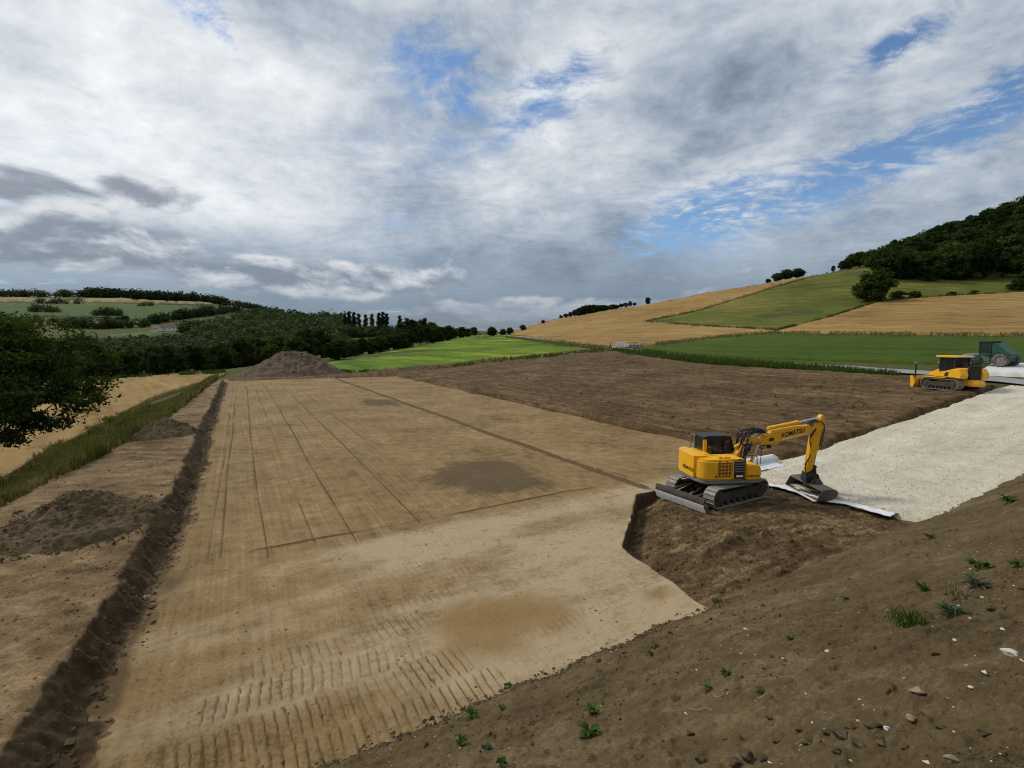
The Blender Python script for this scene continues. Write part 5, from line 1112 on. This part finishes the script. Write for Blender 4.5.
def bulldozer():
    x, y, z = ground_at(952.5, 390.9); u_, v_ = uv(x, y); zz = float(dark_z(np.array([u_]), np.array([v_]))[0]); hd = math.atan2(1.0, -.05)
    e = root('bulldozer', 'yellow bulldozer with a pale cab roof parked at the lane end of the brown soil', 'bulldozer', (x, y, max(z + .08, zz)), hd); e.scale = (.94,) * 3
    for s in (-1, 1): crawler(e, -1.75, 1.95, s * 1.02, .62, 1.0, pitch=.2)
    m = MB(); m.box(-1.7, 1.3, -.62, .62, .45, 1.25); m.build('hull', M['yellow2'], e, .04)
    m = MB(); m.prism([(.66, 1.20), (2.05, 1.12), (2.12, 1.30), (1.95, 1.45), (.66, 2.02)], -.52, .52); m.build('hood', M['yellow'], e, .06)
    for s in (-1, 1):
        m = MB(); m.prism([(-.55, 1.06), (1.75, 1.06), (1.75, 1.14), (-.55, 1.14)], s * 1.02 - .36, s * 1.02 + .36); m.build('track_guard', M['yellow2'], e, .02)
        m = MB(); m.prism([(-1.95, 1.08), (-.62, 1.16), (.72, 1.16), (.72, 1.52), (-.40, 1.72), (-1.30, 1.98), (-1.72, 1.98), (-2.02, 1.5)], s * .98 - .36, s * .98 + .36); t = m.build('side_tank', M['yellow'], e, .06)
        m = MB(); m.prism([(-.78, 1.32), (-.42, 1.26), (-.50, 1.58), (-.82, 1.66)], s * 1.345 - .004, s * 1.345 + .012); m.build('vent', M['black'], t)
    m = MB(); m.box(-1.78, -.5, -.60, .60, 1.25, 2.02); m.build('rear_body', M['yellow'], e, .05)
    m = MB(); m.box(-2.02, -1.79, -.55, .55, 1.0, 2.25); g = m.build('radiator_grille', M['black'], e, .03)
    for k in range(4):
        b_ = MB(); b_.box(-2.045, -2.015, -.48, .48, 1.14 + k * .27, 1.18 + k * .27); b_.build('grille_bar', M['darksteel'], g)
    m = MB(); m.prism([(-1.72, .45), (-2.35, .40), (-2.48, .62), (-2.30, .95), (-1.72, 1.05)], -.55, .55); m.build('rear_hitch', M['yellow'], e, .05)
    m = MB(); m.box(-1.35, -.92, -.2, .2, 2.02, 2.2); m.cyl((-1.2, -.45, 2.0), (-1.2, -.45, 2.65), .06); m.build('exhaust_pipe', M['black'], e, .01)
    m = MB(); m.prism([(-.78, 1.45), (.72, 1.45), (.80, 1.75), (-.78, 1.75)], -.72, .72); m.build('cab_base', M['black'], e, .03)
    for xx in (-.72, .12, .70):
        for s in (-1, 1):
            m = MB(); m.box(xx - .065, xx + .065, s * .68 - .05, s * .68 + .05, 1.74, 2.98); m.build('cab_pillar', M['black'], e, .02)
    m = MB(); m.prism([(-.86, 2.94), (.92, 2.94), (.98, 3.02), (.86, 3.14), (-.82, 3.14), (-.90, 3.04)], -.86, .86); rf = m.build('cab_roof', M['yellow'], e, .03)
    m = MB(); m.box(.90, 1.06, -.84, .84, 3.0, 3.10); m.build('roof_lip', M['white'], rf, .02); m = MB(); m.box(-1.0, -.86, -.84, .84, 3.0, 3.09); m.build('roof_lip', M['white'], rf, .02)
    for s in (-1, 1):
        m = MB(); m.add([(-.7, s * .7, 1.76), (.7, s * .7, 1.76), (.7, s * .7, 2.94), (-.7, s * .7, 2.94)], [(0, 1, 2, 3)]); m.build('cab_window', M['glass'], e)
    for xx in (-.72, .72):
        m = MB(); m.add([(xx, -.66, 1.76), (xx, .66, 1.76), (xx, .66, 2.96), (xx, -.66, 2.96)], [(0, 1, 2, 3)]); m.build('cab_window', M['glass'], e)
    m = MB(); m.box(-.3, .25, -.28, .28, 1.6, 1.95); m.box(-.36, -.2, -.26, .26, 1.9, 2.6); m.build('seat', M['black'], e, .04)
    # blade on push arms, with two levelling masts
    prof = [(2.72, -.02), (2.78, -.02), (2.72, .30), (2.74, .72), (2.88, 1.10), (2.82, 1.12), (2.62, .76), (2.58, .30)]
    m = MB(); m.prism(prof, -1.52, 1.52); b = m.build('blade', M['yellow'], e, .0)
    for s in (-1, 1):
        m = MB(); m.prism([(2.52, .0), (2.80, 0), (2.9, 1.1), (2.6, 1.06), (2.34, .5)], s * 1.50 - .025 + .03 * s, s * 1.50 + .025 + .03 * s); m.build('blade_cheek', M['yellow'], b, .01)
        m = MB(); m.prism([(1.0, .55), (2.6, .32), (2.6, .52), (1.0, .78)], s * .58 - .09, s * .58 + .09); m.build('push_arm', M['darksteel'], e, .02)
        m = MB(); m.cyl((1.95, s * .45, 1.15), (2.62, s * .45, .75), .06); m.build('blade_cylinder', M['black'], e)
        m = MB(); m.cyl((2.70, s * 1.2, 1.0), (2.70, s * 1.2, 2.30), .065, n=12); ms = m.build('levelling_mast', M['black'], e); m = MB(); m.cyl((2.70, s * 1.2, 2.30), (2.70, s * 1.2, 2.44), .14, .10, n=16); m.build('receiver', M['grey'], ms)
    m = MB(); m.box(2.3, 2.62, -.9, .9, .3, .75); m.build('blade_frame', M['darksteel'], e, .03)
bulldozer()

def roller():
    x, y, z = ground_at(992, 369.9); hd = math.atan2(.95, -.30)
    e = root('soil_compactor', 'dark green wheeled roller with sloping hood behind the bulldozer', 'roller', (x, y, z + .42), hd); e.scale = (.86,) * 3
    m = MB(); m.cyl((2.1, -1.05, .76), (2.1, 1.05, .76), .76, n=36); d = m.build('drum', M['steel'], e)
    for s in (-1, 1):
        m = MB(); m.prism([(.7, .62), (2.9, .62), (3.0, .8), (2.9, 1.02), (.7, 1.02)], s * 1.16 - .07, s * 1.16 + .07); m.build('drum_frame', M['greenpaint'], e, .03)
    for xa, xb in ((.62, .80), (2.92, 3.08)): m = MB(); m.box(xa, xb, -1.2, 1.2, .62, 1.03); m.build('cross_beam', M['greenpaint'], e, .03)
    m = MB(); m.box(-1.9, .5, -.6, .6, .55, 1.25); m.build('chassis', M['greenpaint'], e, .04)
    m = MB(); m.prism([(-1.95, 1.05), (-1.85, .85), (-.25, 1.05), (-.25, 2.80), (-.62, 2.78), (-1.62, 1.85), (-2.12, 1.42)], -.88, .88); m.build('hood', M['greenpaint'], e, .08)
    fp = plain('faded green paint', (.07, .13, .10), .5)
    for s in (-1, 1): m = MB(); m.box(-.2, .75, s * .75 - .2, s * .75 + .2, .5, 1.15); m.build('step_box', fp, e, .04)
    m = MB(); m.box(-.22, 1.05, -.85, .85, 1.26, 1.55); m.build('cab_base', M['greenpaint'], e, .04)
    for xx in (-.16, .98):
        for s in (-1, 1):
            m = MB(); m.box(xx - .06, xx + .06, s * .78 - .06, s * .78 + .06, 1.54, 2.92); m.build('cab_pillar', M['black'], e, .02)
    m = MB(); m.box(-.35, 1.18, -.92, .92, 2.9, 3.04); m.build('cab_roof', M['greenpaint'], e, .05)
    for s in (-1, 1):
        m = MB(); m.add([(-.1, s * .8, 1.56), (.92, s * .8, 1.56), (.92, s * .8, 2.9), (-.1, s * .8, 2.9)], [(0, 1, 2, 3)]); m.build('cab_window', M['glass'], e)
    for xx in (-.16, .98):
        m = MB(); m.add([(xx, -.72, 1.56), (xx, .72, 1.56), (xx, .72, 2.9), (xx, -.72, 2.9)], [(0, 1, 2, 3)]); m.build('cab_window', M['glass'], e)
    m = MB(); m.box(.1, .5, -.25, .25, 1.5, 1.85); m.box(.04, .16, -.24, .24, 1.8, 2.45); m.build('seat', M['black'], e, .04)
    m = MB(); m.tube([(.7, 0, 1.5), (.82, 0, 2.0)], .04); m.ring((.82, 0, 2.02), .17, .2, .03); m.build('steering_wheel', M['black'], e)
    for s in (-1, 1):
        m = MB(); m.ring((-1.25, s * .98, .78), .42, .78, .52, 32)
        for k in range(18):
            a = k * 2 * math.pi / 18; c_, s_ = math.cos(a), math.sin(a); q = [(-1.25 + r_ * c_ - t_ * s_, .78 + r_ * s_ + t_ * c_) for r_, t_ in ((.76, -.05), (.81, -.05), (.81, .05), (.76, .05))]
            m.prism(q, s * .98 - .24, s * .98 + .24)
        w_ = m.build('wheel', M['tyre'], e); m = MB(); m.cyl((-1.25, s * .98 - .17, .78), (-1.25, s * .98 + .17, .78), .43, n=24); m.cyl((-1.25, s * .98 - .22, .78), (-1.25, s * .98 + .22, .78), .16, n=12); m.build('rim', M['grey'], w_, .02)
        m = MB(); m.ring((-1.25, s * .98, .78), .86, .90, .56, 32); m.F = [f for f in m.F if all(m.V[i][2] > .95 for i in f)]; m.build('mudguard', M['greenpaint'], e)
roller()
# ------------------------------------------------------------------ geotextile, roadside boards, weeds, stones
def fleece():
    # the laid sheet, its free edge showing in front of the stone
    us = np.arange(8.4, 16.1, .08); ws = np.arange(-.42, 1.4, .06); Ug, Wg = np.meshgrid(us, ws, indexing='ij')
    vb = 21.05 + np.interp(Ug, [8.5, 15], [.85, .75]); Vg = vb + Wg - .05 + fbm(Ug, Wg, .9, 4, 171) * .28 * (Wg < .1)
    z = np.maximum(dig_z(Ug, Vg), -.2) * .5 + .06 + fbm(Ug * .6, Wg * 2, 1.6, 4, 170) * .10 + .05 * np.exp(-((Wg + .2) / .18) ** 2)
    x, y = xy(Ug, Vg); o = sheet('geotextile_sheet', x, y, z, M['fleece'], kind=None); tag(o, 'white geotextile edge peeking out under the gravel beside the bucket', 'geotextile')
    m = o.modifiers.new('thick', 'SOLIDIFY'); m.thickness = .015
    # the rest of the roll, lying across
    a = np.array([*xy(15.6, 20.4), .32]); b = np.array([*xy(15.45, 25.2), .34]); e = root('geotextile_roll', 'white roll of geotextile lying behind the excavator arm', 'roll', tuple(a), 0)
    m = MB(); n = 26; th = np.linspace(0, 2 * np.pi * 3.1, 120); t = (b - a) / np.linalg.norm(b - a); s = np.cross(t, (0, 0, 1)); s /= np.linalg.norm(s); w = np.cross(s, t)
    rad = .10 + .2 * th / th[-1]; V = []
    for q in np.linspace(0, 1, 14):
        k = 1 + .02 * math.sin(q * 21)
        for i in range(120): V.append((b - a) * q + (s * math.cos(th[i]) + w * math.sin(th[i])) * rad[i] * k)
    m.add(V, [(j * 120 + i, j * 120 + i + 1, (j + 1) * 120 + i + 1, (j + 1) * 120 + i) for j in range(13) for i in range(119)]); r1 = m.build('rolled_fabric', M['fleece'], e)
    mm = r1.modifiers.new('thick', 'SOLIDIFY'); mm.thickness = .02
    m = MB(); m.cyl((0, 0, 0), tuple((b - a) * 1.01), .07); m.build('core_tube', plain('cardboard', (.3, .22, .13), .9), e)
    # tail of fabric running from the roll onto the ground
    us = np.linspace(15.4, 14.6, 20); Q, Vv = np.meshgrid(us, np.arange(21.6, 25.0, .1), indexing='ij'); x, y = xy(Q, Vv); zz = np.maximum(zroad(Vv), dig_z(np.minimum(Q, 15.1), Vv)) + .02 + fbm(Q, Vv, 1.1, 3, 175) * .05 + .16 * sst(Q, 14.7, 15.5)
    o = sheet('geotextile_sheet', x, y, zz + .05 * (Vv < 23.5), M['fleece'], kind=None); tag(o, 'creased white geotextile running from the roll under the stones', 'geotextile'); m = o.modifiers.new('thick', 'SOLIDIFY'); m.thickness = .012
fleece()
def boards():
    for k, (px, h, w, l) in enumerate([(616.5, 1.55, .46, 'first white upright board from the left by the lane'), (619.4, 1.6, .48, 'second white upright board from the left by the lane'), (622.3, 1.6, .48, 'third white upright board from the left by the lane'), (625.2, 1.5, .5, 'fourth white upright board from the left by the lane'), (627.6, 1.0, .5, 'shorter fifth white board by the lane')]):
        x, y, z = ground_at(px, 348.6); e = root('marker_board', l, 'board', (x, y, z + .3), -.25, 'white boards by the lane'); m = MB(); m.box(-w / 2, w / 2, -.05, .05, .12, h); m.build('panel', M['white'], e, .02); m = MB(); m.box(-w / 2, w / 2, -.25, .25, -.3, .12); m.build('foot', M['rubber'], e, .02)
    for k, (px, l) in enumerate([(630, 'leftmost grey concrete block right of the white boards'), (633.5, 'middle grey concrete block right of the white boards'), (637, 'grey concrete block second from the right by the lane'), (640.5, 'rightmost pale concrete block by the lane')]):
        x, y, z = ground_at(px, 348.3); e = root('concrete_block', l, 'block', (x, y, z + .2), -.2 + .1 * k); m = MB(); m.box(-.36, .36, -.4, .4, -.3, .62 + .12 * (k % 2)); m.build('block_body', M['asphalt'], e, .04); m = MB(); m.box(-.30, .2, -.43, .33, .625 + .12 * (k % 2), .92 + .1 * (k == 3)); m.build('block_cap', M['concrete'], e, .03)
    x, y, z = ground_at(643, 348.5); e = root('road_sign', 'thin post with a small white plate beside the concrete blocks', 'sign', (x, y, z + .2), -.2); m = MB(); m.cyl((0, 0, -.3), (0, 0, 2.3), .04); m.build('post', M['grey'], e); m = MB(); m.box(-.28, .28, -.06, -.03, 2.1, 2.55); m.build('plate', M['white'], e, .01)
    x, y, z = ground_at(610.5, 348.2); e = root('road_post', 'dark post standing left of the white boards', 'post', (x, y, z + .2), 0); m = MB(); m.cyl((0, 0, -.3), (0, 0, 1.1), .12); m.cyl((0, 0, 1.1), (0, 0, 1.16), .13, .05); m.build('post', M['darksteel'], e)
boards()
# weeds on the embankment
def weed(px, py, kind, w, label):
    p = march(px, py, embxy); r = np.random.default_rng(int(px * 7 + py)); d = math.hypot(p[0], p[1]); s = .78 * w * d / FPX
    e = root({'grass': 'grass_tuft', 'grey': 'grey_weed', 'dry': 'dry_tuft'}.get(kind, 'broadleaf_weed'), label, 'weed', tuple(p), r.uniform(0, 6))
    if kind in ('grass', 'dry'):
        n = 130; th = r.uniform(0, 6.28, n); q = r.uniform(0, 1, n) ** .6 * s * .45; P = np.stack([q * np.cos(th), q * np.sin(th), 0 * q - .01], 1)
        blades('blades', P, s * r.uniform(.25, .62, n), s * .016, 'weed' if kind == 'grass' else 'straw', None, 3, .7, kind=None, parent=e)
    else:
        V, F, o = [], [], 0; n = 26 if kind == 'leaf' else 60
        for k in range(n):                       # drooping pointed leaves, folded along the midrib
            a = r.uniform(0, 6.28); L = s * r.uniform(.25, .6); el = r.uniform(.15, 1.1); wd = L * (.24 if kind == 'leaf' else .12); z0 = s * r.uniform(0, .28)
            c, s_ = math.cos(a), math.sin(a); b = s * .08
            for t, wf, dr in ((0, .15, 0), (.4, 1, .04), (.75, .75, .16), (1, .02, .34)):
                rr_ = b + L * t * math.cos(el * (1 - .3 * t)); zz = z0 + L * t * math.sin(el) - L * dr
                for sd in (-1, 0, 1): V.append((rr_ * c - sd * wd * wf * s_, rr_ * s_ + sd * wd * wf * c, zz + abs(sd) * wd * wf * .35))
            for i in range(3):
                for j in range(2): F.append((o + i * 3 + j, o + i * 3 + j + 1, o + i * 3 + j + 4, o + i * 3 + j + 3))
            o += 12
        link('leaves', fastmesh('leaves', V, np.array(F), True), M['greyweed' if kind == 'grey' else 'weed'], e)
        m = MB(); m.tube([(0, 0, -.03), (0, 0, s * .15), (s * .02, 0, s * .3)], s * .015, 5); m.build('stem', M['weed'], e)
for a in [(507, 689, 'leaf', 13, 'small weed at the embankment foot right above the orange stain edge'), (502, 709, 'leaf', 12, 'small dark weed just below the one at the embankment foot'), (472, 717, 'leaf', 18, 'leafy weed on the embankment edge, upper of the left pair'), (462, 745, 'leaf', 18, 'leafy weed low on the left end of the embankment'), (593, 713, 'leaf', 24, 'broad green weed in the lower middle, upper of two close together'), (589, 735, 'leaf', 27, 'spreading green weed in the lower middle, lower of two close together'), (502, 765, 'leaf', 16, 'weed cut off by the bottom picture edge'), (486, 750, 'grey', 16, 'dark purplish weed left of the bottom middle'),
          (677, 699, 'dry', 18, 'dry straw-coloured tuft left of the middle weeds on the slope'), (707, 691, 'leaf', 13, 'small weed with dead stalks near the slope middle'), (726, 676, 'leaf', 13, 'compact bright weed in the middle of the slope'), (759, 692, 'leaf', 12, 'little weed with a pale stalk right of the compact one'), (908, 625, 'grass', 34, 'large bright grass tuft on the right of the slope'), (951, 617, 'grey', 27, 'grey-green bushy weed right of the large grass tuft'), (975, 586, 'grey', 22, 'dark sprawling weed above the grey-green bushy one'), (957, 594, 'dry', 18, 'dry pale tuft left of the dark sprawling weed'), (979, 570, 'leaf', 22, 'flat green weed high on the right of the slope'), (1018, 567, 'leaf', 15, 'green weed at the right picture edge'), (922, 591, 'leaf', 14, 'small weed above the large grass tuft'), (929, 539, 'leaf', 12, 'tiny weed near the upper edge of the slope'), (841, 543, 'leaf', 15, 'small green weed where the slope meets the dug soil'), (717, 603, 'grass', 14, 'short grass tuft at the corner of the pad and slope'), (1008, 503, 'leaf', 14, 'green weed on the slope just below the gravel'), (790, 640, 'leaf', 9, 'tiny weed alone in the bare middle of the slope'), (650, 655, 'leaf', 8, 'tiny weed just above the pad corner stones on the slope'), (845, 600, 'leaf', 8, 'tiny weed below the dug soil on the upper slope')]: weed(*a)
def stone(px, py, w, h, mat, label, name='stone', seed=0, tilt=.2):
    p = march(px, py, embxy); d = math.hypot(p[0], p[1]); s = w * p[1] / FPX / 2; r = np.random.default_rng(seed)
    bm = bmesh.new(); bmesh.ops.create_icosphere(bm, subdivisions=3, radius=1.)
    for v in bm.verts:
        c = v.co; n = 1 + .18 * math.sin(c.x * 3.1 + seed) * math.cos(c.y * 2.7 + seed * 2) + .14 * math.sin(c.z * 4 + c.x * 2.2 + seed * 3)
        for k in range(6):
            a = Vector(r.normal(size=3) if False else (math.sin(seed * 3 + k * 2.1), math.cos(seed * 5 + k * 1.7), math.sin(seed + k * 3.3))).normalized(); q = c.dot(a)
            if q > .72: c = c - a * (q - .72) * .85
        v.co = Vector((c.x * s * n, c.y * s * .9 * n, c.z * s * h * n))
    me = bpy.data.meshes.new(name); bm.to_mesh(me); bm.free(); o = link(name, me, M[mat]); o.location = (p[0], p[1], p[2] + s * h * .25); o.rotation_euler = (-.45, tilt, r.uniform(-.5, .5)); tag(o, label, 'stone' if 'clod' not in name else 'clod'); return o
for k, a in enumerate([(1012, 656, 17, .5, 'rock', 'white flat rock at the right edge of the slope'), (911, 719, 11, .7, 'tanrock', 'tan rounded stone on the lower right slope'), (918, 693, 17, .5, 'tanrock', 'brown flat stone above the tan rounded one'), (887, 730, 8, .6, 'rock', 'small pale stone left of the tan rounded one'), (927, 764, 7, .7, 'rock', 'white stone at the bottom picture edge'), (971, 689, 6, .6, 'rock', 'little white stone right of the brown flat stone'), (951, 760, 13, .6, 'tanrock', 'dull stone at the bottom edge right of the white one'), (955, 641, 5, .6, 'rock', 'tiny white stone below the grey-green weed'), (858, 722, 5, .6, 'rock', 'tiny pale stone left of the small pale one'), (828, 652, 6, .6, 'rock', 'lone pale pebble in the middle of the slope')]): stone(*a, seed=k + 3)
rs = random.Random(9)
for k, (px, py, w) in enumerate(sorted([(842, 738, 20), (858, 747, 15), (826, 733, 12), (872, 726, 18), (850, 728, 12), (808, 745, 13), (746, 757, 18), (762, 760, 14), (735, 763, 16), (800, 731, 10), (881, 741, 12), (836, 752, 11), (776, 741, 9), (700, 760, 13), (640, 758, 11), (690, 735, 9), (770, 718, 9), (905, 748, 11), (940, 728, 10), (985, 735, 12), (1003, 755, 12), (990, 610, 9), (935, 655, 10)])):
    o = stone(px, py, w, .6, 'clod', 'brown earth clod on the bare lower slope, ' + nth(k), 'earth_clod', 20 + k); o['group'] = 'clods on the lower slope'
def stick(px, py, w, label):
    p = march(px, py, embxy); s = w * p[1] / FPX; m = MB(); z = lambda q: float(embxy(np.array([p[0] + q[0]]), np.array([p[1] + q[1]]))[0]) - p[2] + .012
    pts = [(-s / 2, s * .16), (-s * .15, .02 * s), (s * .2, -.05 * s), (s / 2, -s * .2)]; m.tube([(a, b, z((a, b)) + (.01 if i % 2 else .03)) for i, (a, b) in enumerate(pts)], max(.0035, s * .022), 5); o = m.build('dead_stalk', M['straw'], None); o.location = tuple(p); tag(o, label, 'stalk')
for a in [(798, 747, 20, 'bent pale stalk near the bottom of the slope'), (898, 730, 9, 'short pale stalk beside the tan stone'), (700, 712, 22, 'long dry stalk in the middle left of the slope'), (722, 697, 14, 'dry stalk beside the compact weed'), (764, 698, 11, 'pale stalk under the little weed'), (603, 748, 9, 'thin stalk below the spreading weed')]: stick(*a)
